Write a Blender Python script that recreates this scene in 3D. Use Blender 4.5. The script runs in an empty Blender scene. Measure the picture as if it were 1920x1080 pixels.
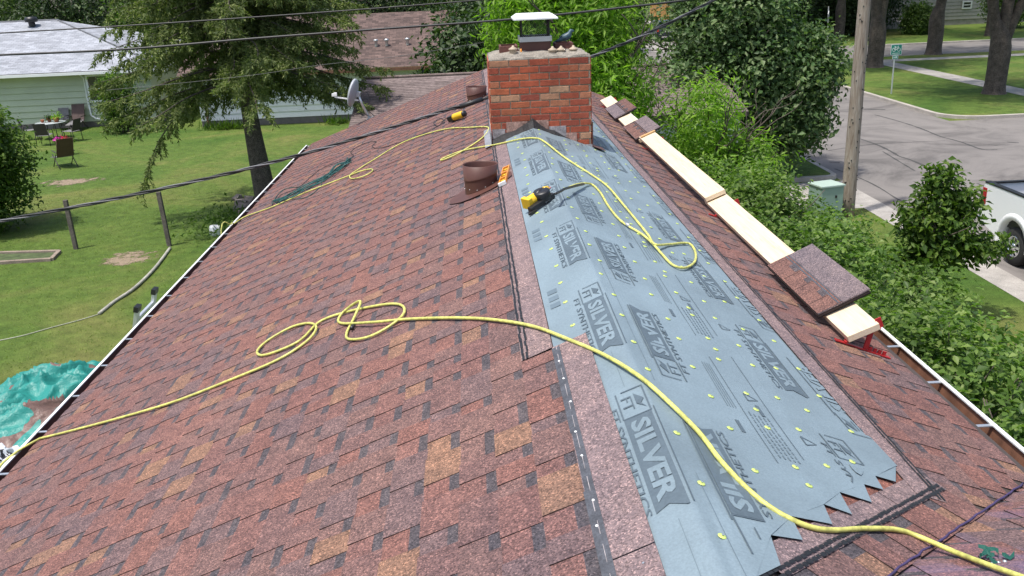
import bpy, bmesh, math, random
import numpy as np
from mathutils import Vector, Matrix
random.seed(7); rng = np.random.default_rng(7)
R_ = math.radians
sc = bpy.context.scene
col = sc.collection

# ------------------------------------------------------------------ camera
F = 1705.0
CAM = np.array([-0.58, 0.0, 6.1])
PITCH, ROLL, YAW = 19.127, 2.43, 1.85
def _cam():
    p = R_(PITCH); r = R_(ROLL); a = R_(YAW)
    fwd = np.array([0, math.cos(p), -math.sin(p)]); right = np.array([1., 0, 0]); down = np.cross(fwd, right)
    ri = math.cos(r)*right + math.sin(r)*down; di = -math.sin(r)*right + math.cos(r)*down
    Rz = np.array([[math.cos(a), -math.sin(a), 0], [math.sin(a), math.cos(a), 0], [0, 0, 1]])
    return np.stack([ri, di, fwd]) @ Rz
RC = _cam()
cd = bpy.data.cameras.new('camera'); co = bpy.data.objects.new('camera', cd); col.objects.link(co)
cd.sensor_fit = 'HORIZONTAL'; cd.sensor_width = 36; cd.lens = 36*F/1920; cd.clip_end = 2000; cd.clip_start = .05
co.matrix_world = Matrix(((RC[0][0], -RC[1][0], -RC[2][0], CAM[0]), (RC[0][1], -RC[1][1], -RC[2][1], CAM[1]),
                          (RC[0][2], -RC[1][2], -RC[2][2], CAM[2]), (0, 0, 0, 1)))
sc.camera = co
# ------------------------------------------------------------------ light
SUN_DIR = Vector((0.36, 0.24, -1.25)).normalized()      # travel direction
w = bpy.data.worlds.new('World'); sc.world = w; w.use_nodes = True
nt = w.node_tree; nt.nodes.clear()
sky = nt.nodes.new('ShaderNodeTexSky'); sky.sky_type = 'NISHITA'; sky.sun_disc = False
sky.sun_elevation = math.asin(-SUN_DIR.z); sky.sun_rotation = math.atan2(-SUN_DIR.x, -SUN_DIR.y)
sky.air_density = 1.0; sky.dust_density = 3.0; sky.ozone_density = 1.0
bg = nt.nodes.new('ShaderNodeBackground'); bg.inputs[1].default_value = 0.15
out = nt.nodes.new('ShaderNodeOutputWorld')
nt.links.new(sky.outputs[0], bg.inputs[0]); nt.links.new(bg.outputs[0], out.inputs[0])
sl = bpy.data.lights.new('sun', 'SUN'); so = bpy.data.objects.new('sun', sl); col.objects.link(so)
sl.energy = 3.2; sl.angle = R_(2.0); sl.color = (1, .955, .89)
so.rotation_euler = SUN_DIR.to_track_quat('-Z', 'Y').to_euler()
sc.view_settings.view_transform = 'Standard'; sc.view_settings.look = 'None'
sc.view_settings.exposure = 0.55; sc.view_settings.gamma = 1; sc.view_settings.use_curve_mapping = False

# ------------------------------------------------------------------ geometry of the place
ZR, PL, PR, XL, XR = 4.6, .4165, .403, -3.93, 1.86       # ridge height, pitches, eave positions
Y0 = 1.62                                                # valley: Y = X + Y0
YFAR = 16.85                                             # far gable at the ridge; the left eave runs on to YFL
YFL = 18.7
def yfar(x): return YFAR+(YFL-YFAR)*min(1, max(0, -x)/3.93)
def H(x, y):
    if x < 0: return ZR + PL*x
    return max(ZR - PR*x, ZR - PR*abs(y - Y0))
def ray(u, v): return RC.T @ np.array([(u-960)/F, (v-540)/F, 1.])
def gp(u, v, z=0.):
    r = ray(u, v); return Vector(CAM + r*((z-CAM[2])/r[2]))
def at(u, v, Y):
    r = ray(u, v); return Vector(CAM + r*((Y-CAM[1])/r[1]))
def rp(u, v, off=0.):                                    # pixel -> point on the roof
    r = ray(u, v); t = 1.0
    while t < 40:
        p = CAM + r*t
        if p[2] <= H(p[0], p[1]) + off: break
        t += .02
    a, b = t-.02, t
    for _ in range(20):
        m = (a+b)/2; p = CAM + r*m
        if p[2] <= H(p[0], p[1]) + off: b = m
        else: a = m
    return Vector(CAM + r*b)
def proj(P):
    d = RC @ (np.array(P) - CAM); return 960+F*d[0]/d[2], 540+F*d[1]/d[2], d[2]

# ------------------------------------------------------------------ helpers
def tag(o, label=None, cat=None, group=None, kind=None):
    if label: o['label'] = label
    if cat: o['category'] = cat
    if group: o['group'] = group
    if kind: o['kind'] = kind
    return o
def wm(o):
    m = Matrix.LocRotScale(o.location, o.rotation_euler, o.scale)
    return wm(o.parent) @ o.matrix_parent_inverse @ m if o.parent else m
def setparent(o, p):
    if p is not None:
        o.parent = p; o.matrix_parent_inverse = wm(p).inverted()
    return o
def empty(name, loc=(0, 0, 0), rz=0.):
    o = bpy.data.objects.new(name, None); col.objects.link(o); o.location = loc; o.rotation_euler = (0, 0, rz); o.empty_display_size = .1
    return o
def mk(name, me, parent=None, local=False, mat4=None):
    o = bpy.data.objects.new(name, me); col.objects.link(o)
    if mat4 is not None:
        l, r, s = mat4.decompose(); o.location = l; o.rotation_euler = r.to_euler(); o.scale = s
    if parent is not None:
        if local: o.parent = parent
        else: setparent(o, parent)
    return o
class MB:
    def __init__(s): s.v = []; s.f = []; s.m = []; s.sm = []
    def add(s, vs, fs, mi=0, smooth=False):
        b = len(s.v); s.v += [tuple(q) for q in vs]
        for f in fs: s.f.append(tuple(b+i for i in f)); s.m.append(mi); s.sm.append(smooth)
        return s
    def box(s, c, d, rot=None, mi=0):
        x, y, z = d[0]/2, d[1]/2, d[2]/2
        vs = [Vector((sx*x, sy*y, sz*z)) for sz in (-1, 1) for sy in (-1, 1) for sx in (-1, 1)]
        if rot is not None: vs = [rot @ q for q in vs]
        c = Vector(c)
        return s.add([q+c for q in vs], [(0, 2, 3, 1), (4, 5, 7, 6), (0, 1, 5, 4), (2, 6, 7, 3), (0, 4, 6, 2), (1, 3, 7, 5)], mi)
    def bb(s, x0, x1, y0, y1, z0, z1, mi=0): return s.box(((x0+x1)/2, (y0+y1)/2, (z0+z1)/2), (x1-x0, y1-y0, z1-z0), None, mi)
    def bar(s, a, b, w, h=None, mi=0, up=(0, 0, 1)):
        a = Vector(a); b = Vector(b); d = (b-a); L = d.length; d.normalize(); h = h or w
        x = d.cross(Vector(up))
        if x.length < 1e-4: x = Vector((1, 0, 0))
        x.normalize(); z = x.cross(d)
        rot = Matrix((x, d, z)).transposed()
        return s.box((a+b)/2, (w, L, h), rot, mi)
    def prism(s, poly, off, mi=0):                       # poly: 3D loop, off: extrusion vector
        n = len(poly); off = Vector(off); p = [Vector(q) for q in poly]
        return s.add(p+[q+off for q in p], [tuple(range(n))[::-1], tuple(range(n, 2*n))]+[(i, (i+1) % n, n+(i+1) % n, n+i) for i in range(n)], mi)
    def tube(s, pts, r, n=8, mi=0, cap=True, smooth=True):
        pts = [Vector(q) for q in pts]; k = len(pts); rs = r if isinstance(r, (list, tuple)) else [r]*k
        vs = []; prev = None
        for i, p in enumerate(pts):
            t = (pts[min(i+1, k-1)]-pts[max(i-1, 0)])
            if t.length < 1e-7: t = Vector((0, 0, 1))
            t.normalize()
            if prev is None:
                x = t.cross(Vector((0, 0, 1)))
                if x.length < 1e-3: x = Vector((1, 0, 0))
            else: x = prev - t*prev.dot(t)
            x.normalize(); prev = x; y = t.cross(x)
            for j in range(n):
                a = 2*math.pi*j/n; vs.append(p + (x*math.cos(a)+y*math.sin(a))*rs[i])
        fs = [(i*n+j, i*n+(j+1) % n, (i+1)*n+(j+1) % n, (i+1)*n+j) for i in range(k-1) for j in range(n)]
        if cap: fs += [tuple(range(n))[::-1], tuple((k-1)*n+j for j in range(n))]
        return s.add(vs, fs, mi, smooth)
    def lathe(s, prof, c=(0, 0, 0), n=20, mi=0, rot=None, smooth=True, sx=1., sy=1.):
        c = Vector(c); vs = []
        for r, z in prof:
            for j in range(n):
                a = 2*math.pi*j/n; q = Vector((r*math.cos(a)*sx, r*math.sin(a)*sy, z))
                if rot is not None: q = rot @ q
                vs.append(q+c)
        k = len(prof)
        return s.add(vs, [(i*n+j, i*n+(j+1) % n, (i+1)*n+(j+1) % n, (i+1)*n+j) for i in range(k-1) for j in range(n)], mi, smooth)
    def mesh(s, name, mats, bev=0):
        me = bpy.data.meshes.new(name); me.from_pydata(s.v, [], s.f)
        for m in (mats if isinstance(mats, (list, tuple)) else [mats]): me.materials.append(m)
        me.polygons.foreach_set('material_index', s.m); me.polygons.foreach_set('use_smooth', s.sm); me.update()
        if bev:
            b = bmesh.new(); b.from_mesh(me); bmesh.ops.remove_doubles(b, verts=b.verts, dist=1e-5)
            bmesh.ops.bevel(b, geom=[e for e in b.edges if e.is_manifold and e.calc_face_angle(0) > .6], offset=bev, segments=2, affect='EDGES', profile=.6)
            b.to_mesh(me); b.free()
        return me
    def build(s, name, mats, parent=None, local=False, bev=0): return mk(name, s.mesh(name, mats, bev), parent, local)
def npmesh(name, V, Fc, mat, parent=None, smooth=False):
    k = Fc.shape[1]; me = bpy.data.meshes.new(name)
    me.vertices.add(len(V)); me.vertices.foreach_set('co', V.astype(np.float32).ravel())
    me.loops.add(Fc.size); me.loops.foreach_set('vertex_index', Fc.astype(np.int32).ravel())
    me.polygons.add(len(Fc)); me.polygons.foreach_set('loop_start', np.arange(0, Fc.size, k, dtype=np.int32))
    me.polygons.foreach_set('loop_total', np.full(len(Fc), k, dtype=np.int32))
    me.update(calc_edges=True); me.validate()
    me.materials.append(mat)
    return mk(name, me, parent)
def spline(pts, n=8):
    pts = [Vector(p) for p in pts]; o = []
    for i in range(len(pts)-1):
        p0 = pts[max(i-1, 0)]; p1 = pts[i]; p2 = pts[i+1]; p3 = pts[min(i+2, len(pts)-1)]
        for k in range(n):
            t = k/n
            o.append(.5*((2*p1)+(p2-p0)*t+(2*p0-5*p1+4*p2-p3)*t*t+(3*p1-p0-3*p2+p3)*t**3))
    o.append(pts[-1]); return o

# ------------------------------------------------------------------ materials
def nodes(name):
    m = bpy.data.materials.new(name); m.use_nodes = True; t = m.node_tree; b = t.nodes['Principled BSDF']; return m, t, b
def N(t, typ, **k):
    n = t.nodes.new('ShaderNode'+typ)
    for a, v in k.items(): setattr(n, a, v)
    return n
def ramp(t, stops, interp='LINEAR'):
    r = N(t, 'ValToRGB'); r.color_ramp.interpolation = interp; e = r.color_ramp.elements
    while len(e) < len(stops): e.new(.5)
    for x, (p, c) in zip(e, stops): x.position = p; x.color = (*c, 1)
    return r
def mul(c, k): return tuple(min(1, q*k) for q in c)
def noise(t, scale, detail=4, rough=.55, vec=None, dist=0):
    n = N(t, 'TexNoise'); n.inputs['Scale'].default_value = scale; n.inputs['Detail'].default_value = detail
    n.inputs['Roughness'].default_value = rough; n.inputs['Distortion'].default_value = dist
    if vec is not None: t.links.new(vec, n.inputs['Vector'])
    return n
def mixc(t, a, b, fac, mode='MIX'):
    m = N(t, 'Mix', data_type='RGBA', blend_type=mode)
    for inp, val in ((m.inputs[0], fac), (m.inputs[6], a), (m.inputs[7], b)):
        if isinstance(val, (int, float)): inp.default_value = val
        elif isinstance(val, tuple): inp.default_value = (*val, 1)
        else: t.links.new(val, inp)
    return m.outputs[2]
def mat(name, c, rough=.7, var=.25, scale=3., fine=0., fscale=60., metal=0., bump=0., bscale=40., spec=.5, rnd=0., trans=0.):
    m, t, b = nodes(name); g = N(t, 'NewGeometry')
    n = noise(t, scale, 5, .6, g.outputs['Position'])
    r = ramp(t, [(.3, mul(c, 1-var)), (.7, mul(c, 1+var))]); t.links.new(n.outputs['Fac'], r.inputs[0]); o = r.outputs[0]
    if fine:
        f = noise(t, fscale, 2, .6, g.outputs['Position']); fr = ramp(t, [(.3, (1-fine,)*3), (.7, (1+fine,)*3)])
        t.links.new(f.outputs['Fac'], fr.inputs[0]); o = mixc(t, o, fr.outputs[0], 1., 'MULTIPLY')
    if rnd:
        oi = N(t, 'ObjectInfo'); rr = ramp(t, [(0, (1-rnd,)*3), (1, (1+rnd,)*3)]); t.links.new(oi.outputs['Random'], rr.inputs[0])
        o = mixc(t, o, rr.outputs[0], 1., 'MULTIPLY')
    t.links.new(o, b.inputs['Base Color'])
    b.inputs['Roughness'].default_value = rough; b.inputs['Metallic'].default_value = metal; b.inputs['Specular IOR Level'].default_value = spec
    if bump:
        bn = noise(t, bscale, 4, .6, g.outputs['Position']); bp = N(t, 'Bump'); bp.inputs['Strength'].default_value = bump; bp.inputs['Distance'].default_value = .02
        t.links.new(bn.outputs['Fac'], bp.inputs['Height']); t.links.new(bp.outputs[0], b.inputs['Normal'])
    return m
def granule(name, stops, island, base=1., speck=.55, chalk=False):
    m, t, b = nodes(name); g = N(t, 'NewGeometry')
    if stops is not None and len(stops) > 1:
        src = g.outputs['Random Per Island'] if island else N(t, 'ObjectInfo').outputs['Random']
        r = ramp(t, stops, 'CONSTANT'); t.links.new(src, r.inputs[0]); o = r.outputs[0]
    else: o = stops[0][1]
    n2 = noise(t, 14, 3, .6, g.outputs['Position']); r2 = ramp(t, [(.28, (.80, .80, .82)), (.72, (1.24, 1.2, 1.16))]); t.links.new(n2.outputs['Fac'], r2.inputs[0])
    o = mixc(t, o, r2.outputs[0], 1., 'MULTIPLY')
    n3 = noise(t, 1.1, 3, .6, g.outputs['Position']); r3 = ramp(t, [(.3, (.88, .9, .95)), (.7, (1.1, 1.07, 1.03))]); t.links.new(n3.outputs['Fac'], r3.inputs[0])
    o = mixc(t, o, r3.outputs[0], 1., 'MULTIPLY')
    v = N(t, 'TexVoronoi'); v.inputs['Scale'].default_value = 185; t.links.new(g.outputs['Position'], v.inputs['Vector'])
    sx = N(t, 'SeparateColor'); t.links.new(v.outputs['Color'], sx.inputs[0])
    r4 = ramp(t, [(0, (1-speck,)*3), (.55, (1.,)*3), (.85, (1.2, 1.15, 1.1)), (1, (2.1, 1.95, 1.8))]); t.links.new(sx.outputs[0], r4.inputs[0])
    o = mixc(t, o, r4.outputs[0], 1., 'MULTIPLY')
    if chalk:
        nn = noise(t, 2.2, 4, .6, g.outputs['Position'], 1.2); rr = ramp(t, [(.42, (0,)*3), (.70, (.45,)*3)]); t.links.new(nn.outputs['Fac'], rr.inputs[0])
        o = mixc(t, o, (.20, .17, .34), rr.outputs[0])
    t.links.new(o, b.inputs['Base Color']); b.inputs['Roughness'].default_value = .93; b.inputs['Specular IOR Level'].default_value = .25
    bp = N(t, 'Bump'); bp.inputs['Strength'].default_value = .5; bp.inputs['Distance'].default_value = .004
    t.links.new(v.outputs['Distance'], bp.inputs['Height']); t.links.new(bp.outputs[0], b.inputs['Normal'])
    return m
def leafmat(name, cs, tr=.45, rough=.5):
    m, t, b = nodes(name); g = N(t, 'NewGeometry')
    r = ramp(t, [(i/max(1, len(cs)-1), c) for i, c in enumerate(cs)]); t.links.new(g.outputs['Random Per Island'], r.inputs[0])
    n = noise(t, .9, 2, .5, g.outputs['Position']); r2 = ramp(t, [(.3, (.8,)*3), (.7, (1.22,)*3)]); t.links.new(n.outputs['Fac'], r2.inputs[0])
    o = mixc(t, r.outputs[0], r2.outputs[0], 1., 'MULTIPLY')
    t.links.new(o, b.inputs['Base Color']); b.inputs['Roughness'].default_value = rough; b.inputs['Specular IOR Level'].default_value = .35
    tl = N(t, 'BsdfTranslucent'); o2 = mixc(t, o, (1.0, 1.25, .5), 1., 'MULTIPLY'); t.links.new(o2, tl.inputs[0])
    mx = N(t, 'MixShader'); mx.inputs[0].default_value = tr
    t.links.new(b.outputs[0], mx.inputs[1]); t.links.new(tl.outputs[0], mx.inputs[2])
    t.links.new(mx.outputs[0], t.nodes['Material Output'].inputs['Surface'])
    return m
PAL = [(0, (.172, .095, .086)), (.26, (.156, .094, .089)), (.46, (.178, .093, .081)), (.62, (.140, .096, .097)), (.76, (.158, .098, .091)), (.91, (.212, .127, .091))]
M = {}
M['sh_obj'] = granule('shingle_granules', PAL, False)
M['sh_isl'] = granule('shingle_granules_field', PAL, True)
M['sh_wing'] = granule('shingle_granules_chalked', PAL, True, chalk=True)
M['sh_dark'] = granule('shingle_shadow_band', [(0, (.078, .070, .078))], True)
M['sh_lap'] = granule('shingle_headlap', [(0, (.200, .152, .155))], True, speck=.5)
M['sh_bun'] = granule('bundle_headlap', [(0, (.150, .125, .135))], True, speck=.5)
M['sh_edge'] = mat('shingle_cut_edge', (.022, .014, .012), .95, .2)
M['tar'] = mat('black_sealant', (.012, .012, .014), .55, .3, 30)
M['tarband'] = mat('dark_sealant_band', (.062, .066, .078), .7, .35, 14, .3, 120)
M['under'] = mat('grey_blue_underlayment', (.176, .232, .264), .55, .16, 1.6, .10, 120, bump=.2, bscale=9)
M['print'] = mat('grey_print', (.080, .110, .132), .6, .12, 6, .1, 90)
M['printlite'] = mat('faint_print', (.115, .158, .188), .6, .12, 6)
M['cap'] = mat('lime_plastic_cap', (.50, .62, .16), .4, .1, 5)
M['white'] = mat('white_enamel', (.78, .79, .78), .4, .06, 2)
M['brown'] = mat('brown_enamel_metal', (.095, .038, .028), .5, .12, 6, metal=.0)
M['gutin'] = mat('rusty_brown_gutter', (.16, .075, .045), .7, .35, 9)
M['galv'] = mat('galvanised_steel', (.55, .57, .58), .35, .15, 6, metal=.7)
M['alu'] = mat('aluminium', (.62, .64, .66), .35, .1, 5, metal=.6)
M['flash'] = mat('weathered_flashing', (.30, .27, .27), .65, .5, 12, .3, 70)
M['rust'] = mat('rusty_flashing', (.33, .2, .16), .8, .5, 16, .4, 70)
M['mortar'] = mat('mortar', (.40, .32, .23), .95, .2, 8, .25, 120, bump=.4)
M['conc'] = mat('concrete', (.31, .29, .265), .95, .2, 2.5, .22, 50, bump=.3)
M['crown'] = mat('mortar_crown', (.24, .215, .18), .95, .35, 9, .35, 80, bump=.6)
M['hose'] = mat('yellow_hose', (.54, .53, .14), .5, .22, 7, .28, 45)
M['black'] = mat('black_plastic', (.014, .014, .015), .4, .2, 9)
M['yellow'] = mat('yellow_plastic', (.72, .45, .02), .35, .08, 6)
M['red'] = mat('red_paint', (.38, .018, .02), .45, .15, 9)
M['orange'] = mat('orange_plastic', (.75, .28, .03), .4, .1, 9)
M['green'] = mat('green_plastic', (.012, .08, .055), .4, .15, 9)
M['cordg'] = mat('dark_green_cord', (.012, .075, .068), .5, .15, 9)
M['trunk'] = mat('bark', (.115, .092, .075), .95, .45, 5, .4, 26, bump=.9, bscale=22)
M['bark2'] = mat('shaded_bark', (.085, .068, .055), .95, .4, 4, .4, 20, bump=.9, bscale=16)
M['wirelt'] = mat('weathered_wire', (.16, .16, .17), .6, .3, 4)
M['wire'] = mat('wire_insulation', (.02, .02, .021), .5, .2, 3)
def brickmat():
    m, t, b = nodes('red_brick'); g = N(t, 'NewGeometry'); oi = N(t, 'ObjectInfo')
    r = ramp(t, [(0, (.34, .078, .040)), (.25, (.42, .095, .042)), (.5, (.29, .066, .040)), (.72, (.44, .12, .052)), (.90, (.42, .17, .09)), (1, (.48, .31, .19))]); t.links.new(oi.outputs['Random'], r.inputs[0])
    n = noise(t, 22, 5, .7, g.outputs['Position'], 1.); r2 = ramp(t, [(.28, (.72,)*3), (.55, (1.,)*3), (.8, (1.35, 1.3, 1.25))]); t.links.new(n.outputs['Fac'], r2.inputs[0])
    o = mixc(t, r.outputs[0], r2.outputs[0], 1., 'MULTIPLY')
    n2 = noise(t, 45, 3, .6, g.outputs['Position'], 2.); r3 = ramp(t, [(.70, (0,)*3), (.78, (1,)*3)]); t.links.new(n2.outputs['Fac'], r3.inputs[0])
    o = mixc(t, o, (.62, .46, .36), r3.outputs[0])
    n4 = noise(t, 2.6, 4, .6, g.outputs['Position']); r5 = ramp(t, [(.3, (.68, .66, .66)), (.65, (1.06,)*3)]); t.links.new(n4.outputs['Fac'], r5.inputs[0]); o = mixc(t, o, r5.outputs[0], 1., 'MULTIPLY')
    t.links.new(o, b.inputs['Base Color']); b.inputs['Roughness'].default_value = .9
    bp = N(t, 'Bump'); bp.inputs['Strength'].default_value = .5; bp.inputs['Distance'].default_value = .01; t.links.new(n.outputs['Fac'], bp.inputs['Height']); t.links.new(bp.outputs[0], b.inputs['Normal'])
    return m
M['brick'] = brickmat()
def woodmat():
    m, t, b = nodes('pale_lumber'); tc = N(t, 'TexCoord'); mp = N(t, 'Mapping'); mp.inputs['Scale'].default_value = (22, .6, 22)
    t.links.new(tc.outputs['Object'], mp.inputs[0]); n = noise(t, 3, 6, .6, mp.outputs[0], 1.5)
    r = ramp(t, [(.22, (.44, .31, .17)), (.42, (.63, .51, .35)), (.75, (.71, .61, .46))]); t.links.new(n.outputs['Fac'], r.inputs[0])
    v = N(t, 'TexVoronoi'); v.inputs['Scale'].default_value = 3.3; t.links.new(tc.outputs['Object'], v.inputs[0]); k = ramp(t, [(.02, (.45, .25, .10)), (.07, (1, 1, 1))]); t.links.new(v.outputs['Distance'], k.inputs[0])
    o = mixc(t, r.outputs[0], k.outputs[0], 1., 'MULTIPLY'); t.links.new(o, b.inputs['Base Color']); b.inputs['Roughness'].default_value = .75
    return m
M['wood'] = woodmat()
def grassmat(name, dry=.45):
    m, t, b = nodes(name); g = N(t, 'NewGeometry')
    n1 = noise(t, .22, 5, .6, g.outputs['Position'], .8); r1 = ramp(t, [(.30, (.055, .112, .017)), (.50, (.095, .148, .027)), (.54+.20*(1-dry), (.150, .165, .045)), (.92, (.24, .20, .085))]); t.links.new(n1.outputs['Fac'], r1.inputs[0])
    n2 = noise(t, 3.2, 5, .7, g.outputs['Position']); r2 = ramp(t, [(.28, (.66,)*3), (.72, (1.32,)*3)]); t.links.new(n2.outputs['Fac'], r2.inputs[0])
    o = mixc(t, r1.outputs[0], r2.outputs[0], 1., 'MULTIPLY')
    n3 = noise(t, 34, 4, .75, g.outputs['Position']); r3 = ramp(t, [(.25, (.55,)*3), (.75, (1.45,)*3)]); t.links.new(n3.outputs['Fac'], r3.inputs[0])
    o = mixc(t, o, r3.outputs[0], 1., 'MULTIPLY')
    t.links.new(o, b.inputs['Base Color']); b.inputs['Roughness'].default_value = .9; b.inputs['Specular IOR Level'].default_value = .2
    bp = N(t, 'Bump'); bp.inputs['Strength'].default_value = .8; bp.inputs['Distance'].default_value = .05; t.links.new(n3.outputs['Fac'], bp.inputs['Height']); t.links.new(bp.outputs[0], b.inputs['Normal'])
    return m
M['grass'] = grassmat('lawn_grass')
M['blade'] = leafmat('grass_blades', [(.10, .18, .03), (.16, .22, .045), (.24, .25, .08)], .5, .6)
def asphaltmat():
    m, t, b = nodes('worn_asphalt'); g = N(t, 'NewGeometry')
    n1 = noise(t, .30, 6, .7, g.outputs['Position'], 1.6); r1 = ramp(t, [(.34, (.105, .096, .090)), (.5, (.172, .158, .147)), (.75, (.222, .203, .188))]); t.links.new(n1.outputs['Fac'], r1.inputs[0])
    n3 = noise(t, 60, 3, .7, g.outputs['Position']); r3 = ramp(t, [(.3, (.85,)*3), (.7, (1.15,)*3)]); t.links.new(n3.outputs['Fac'], r3.inputs[0])
    o = mixc(t, r1.outputs[0], r3.outputs[0], 1., 'MULTIPLY'); t.links.new(o, b.inputs['Base Color']); b.inputs['Roughness'].default_value = .9
    return m
M['asph'] = asphaltmat()
M['crack'] = mat('road_crack', (.06, .058, .056), .95, .3, 4)
M['curb'] = mat('kerb_concrete', (.36, .33, .29), .95, .2, 2, .15, 30)
M['dirt'] = mat('bare_dirt', (.27, .21, .15), .98, .3, 3, .3, 20)
M['glass'] = mat('window_glass', (.02, .025, .03), .06, .1, 1, spec=.9)

def leaves(name, P, Nn, ln, wd, m, parent=None, up=.6, droop=.0, fold=.25):
    """P (n,3) leaf positions, Nn (n,3) rough outward directions"""
    n = len(P); nr = Nn*.6 + np.array([0, 0, up]) + rng.normal(size=(n, 3))*.55
    nr /= np.linalg.norm(nr, axis=1, keepdims=True)
    d = rng.normal(size=(n, 3)); d[:, 2] -= droop; d -= nr*(d*nr).sum(1, keepdims=True); d /= np.linalg.norm(d, axis=1, keepdims=True)
    s = np.cross(nr, d); q = rng.uniform(.5, 1.45, (n, 1)); L = ln*q; W = wd*q*rng.uniform(.8, 1.15, (n, 1))
    V = np.empty((n, 4, 3)); V[:, 0] = P; V[:, 1] = P + d*L*.45 + s*W*.5 + nr*W*fold; V[:, 2] = P + d*L - nr*L*.1; V[:, 3] = P + d*L*.45 - s*W*.5 + nr*W*fold
    b = np.arange(n)[:, None]*4
    Fc = np.concatenate([b+[0, 1, 2], b+[0, 2, 3]], 1).reshape(-1, 3)
    return npmesh(name, V.reshape(-1, 3), Fc, m, parent)
def blob(ells, ncl, per, cr, shell=.35, seed=None):
    """clustered leaf positions spread through ellipsoids [(c,(rx,ry,rz),weight)]"""
    ws = np.array([e[2] for e in ells], float); ws /= ws.sum(); idx = rng.choice(len(ells), ncl, p=ws)
    c = np.array([e[0] for e in ells], float)[idx]; r = np.array([e[1] for e in ells], float)[idx]
    d = rng.normal(size=(ncl, 3)); d /= np.linalg.norm(d, axis=1, keepdims=True)
    rad = (shell + (1-shell)*rng.random((ncl, 1))**.6)*rng.uniform(.82, 1.12, (ncl, 1))
    cc = c + d*r*rad
    P = np.repeat(cc, per, 0) + rng.normal(size=(ncl*per, 3))*cr; D = np.repeat(d, per, 0)
    return P, D
def branchy(mb, p0, d, L, r, depth, spread=.6, n=3, up=.25):
    pts = [Vector(p0)]; dd = Vector(d).normalized(); k = 5
    for i in range(k):
        dd = (dd + Vector((random.gauss(0, .12), random.gauss(0, .12), random.gauss(0, .08)+up*.15))).normalized(); pts.append(pts[-1]+dd*L/k)
    mb.tube(pts, [r*(1-.55*i/k) for i in range(k+1)], 7 if depth > 1 else 5)
    if depth > 0:
        for j in range(n):
            i = random.randint(2, k); nd = (dd + Vector((random.gauss(0, spread), random.gauss(0, spread), random.gauss(.1, spread*.5)))).normalized()
            branchy(mb, pts[i], nd, L*.68, r*.52, depth-1, spread, n, up)
def tree(name, base, h, r, ells, ncl, per, cr, ln, wd, m, bark, label, group=None, up=.6, lean=(0, 0, 1), depth=2, shell=.35):
    t = empty(name, base); tag(t, label, 'tree', group)
    mb = MB(); b = Vector(base); top = b + Vector(lean).normalized()*h
    mb.tube(spline([b-Vector((0, 0, .1)), b+(top-b)*.33+Vector((.05, .03, 0)), b+(top-b)*.66-Vector((.04, .02, 0)), top], 5), [r*(1.35 if i == 0 else 1.12-.035*i) for i in range(16)], 12)
    for j in range(5):
        a = 2*math.pi*j/5+random.random(); branchy(mb, b+(top-b)*random.uniform(.7, 1), (math.cos(a)*.8, math.sin(a)*.8, .8), h*.6, r*.55, depth)
    mb.build('trunk', bark, t)
    P, D = blob(ells, ncl, per, cr, shell); leaves('crown', P, D, ln, wd, m, t, up)
    return t
LM = {}
LM['lilac'] = leafmat('lilac_leaves', [(.05, .10, .02), (.09, .165, .03), (.14, .235, .045), (.23, .31, .09)])
LM['fruit'] = leafmat('fruit_tree_leaves', [(.035, .08, .022), (.065, .125, .035), (.11, .18, .06), (.19, .25, .11)], .35)
LM['ash'] = leafmat('ash_leaves', [(.12, .24, .02), (.20, .36, .035), (.29, .45, .06)], .55)
LM['dark'] = leafmat('dark_foliage', [(.016, .036, .011), (.032, .062, .016), (.06, .10, .026)], .3)
LM['mid'] = leafmat('mid_foliage', [(.04, .085, .014), (.075, .135, .022), (.12, .19, .035)], .4)
LM['spruce'] = leafmat('spruce_needles', [(.065, .100, .030), (.130, .170, .050), (.23, .26, .09)], .35, .7)
LM['cherry'] = leafmat('young_tree_leaves', [(.045, .095, .015), (.08, .15, .02), (.14, .21, .03)], .45)
exec_parts = []
def atX(u, v, X):
    r = ray(u, v); return Vector(CAM + r*((X-CAM[0])/r[0]))
# ================================================================== GROUND AND STREETS
mb = MB()
xs = [-140, -60, -30, -14, -4, 4, 9.75, 60, 160]; ys = [-40, 0, 10, 20, 30, 45, 60, 100, 240]
g = [[(x, y, 0) for x in xs] for y in ys]; nx = len(xs)
mb.add([p for r in g for p in r], [(j*nx+i, j*nx+i+1, (j+1)*nx+i+1, (j+1)*nx+i) for j in range(len(ys)-1) for i in range(nx-1)])
tag(mb.build('ground', M['grass']), kind='structure')
mb = MB()
def sheet(mb, x0, x1, y0, y1, z, mi=0): mb.add([(x0, y0, z), (x1, y0, z), (x1, y1, z), (x0, y1, z)], [(0, 1, 2, 3)], mi)
for x0, x1, y0, y1 in ((9.95, 17.7, -40, 200), (17.7, 140, 24.5, 34.5), (17.7, 140, 58.1, 66.3)): sheet(mb, x0, x1, y0, y1, .004)
tag(mb.build('road', M['asph']), kind='structure')
mb = MB(); sheet(mb, 6.2, 9.948, 22.4, 25.5, .006); sheet(mb, 9.3, 9.948, 10, 22.4, .005); sheet(mb, 12.0, 17.6, 70, 76, .008)
tag(mb.build('driveway', M['conc']), kind='structure')
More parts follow.
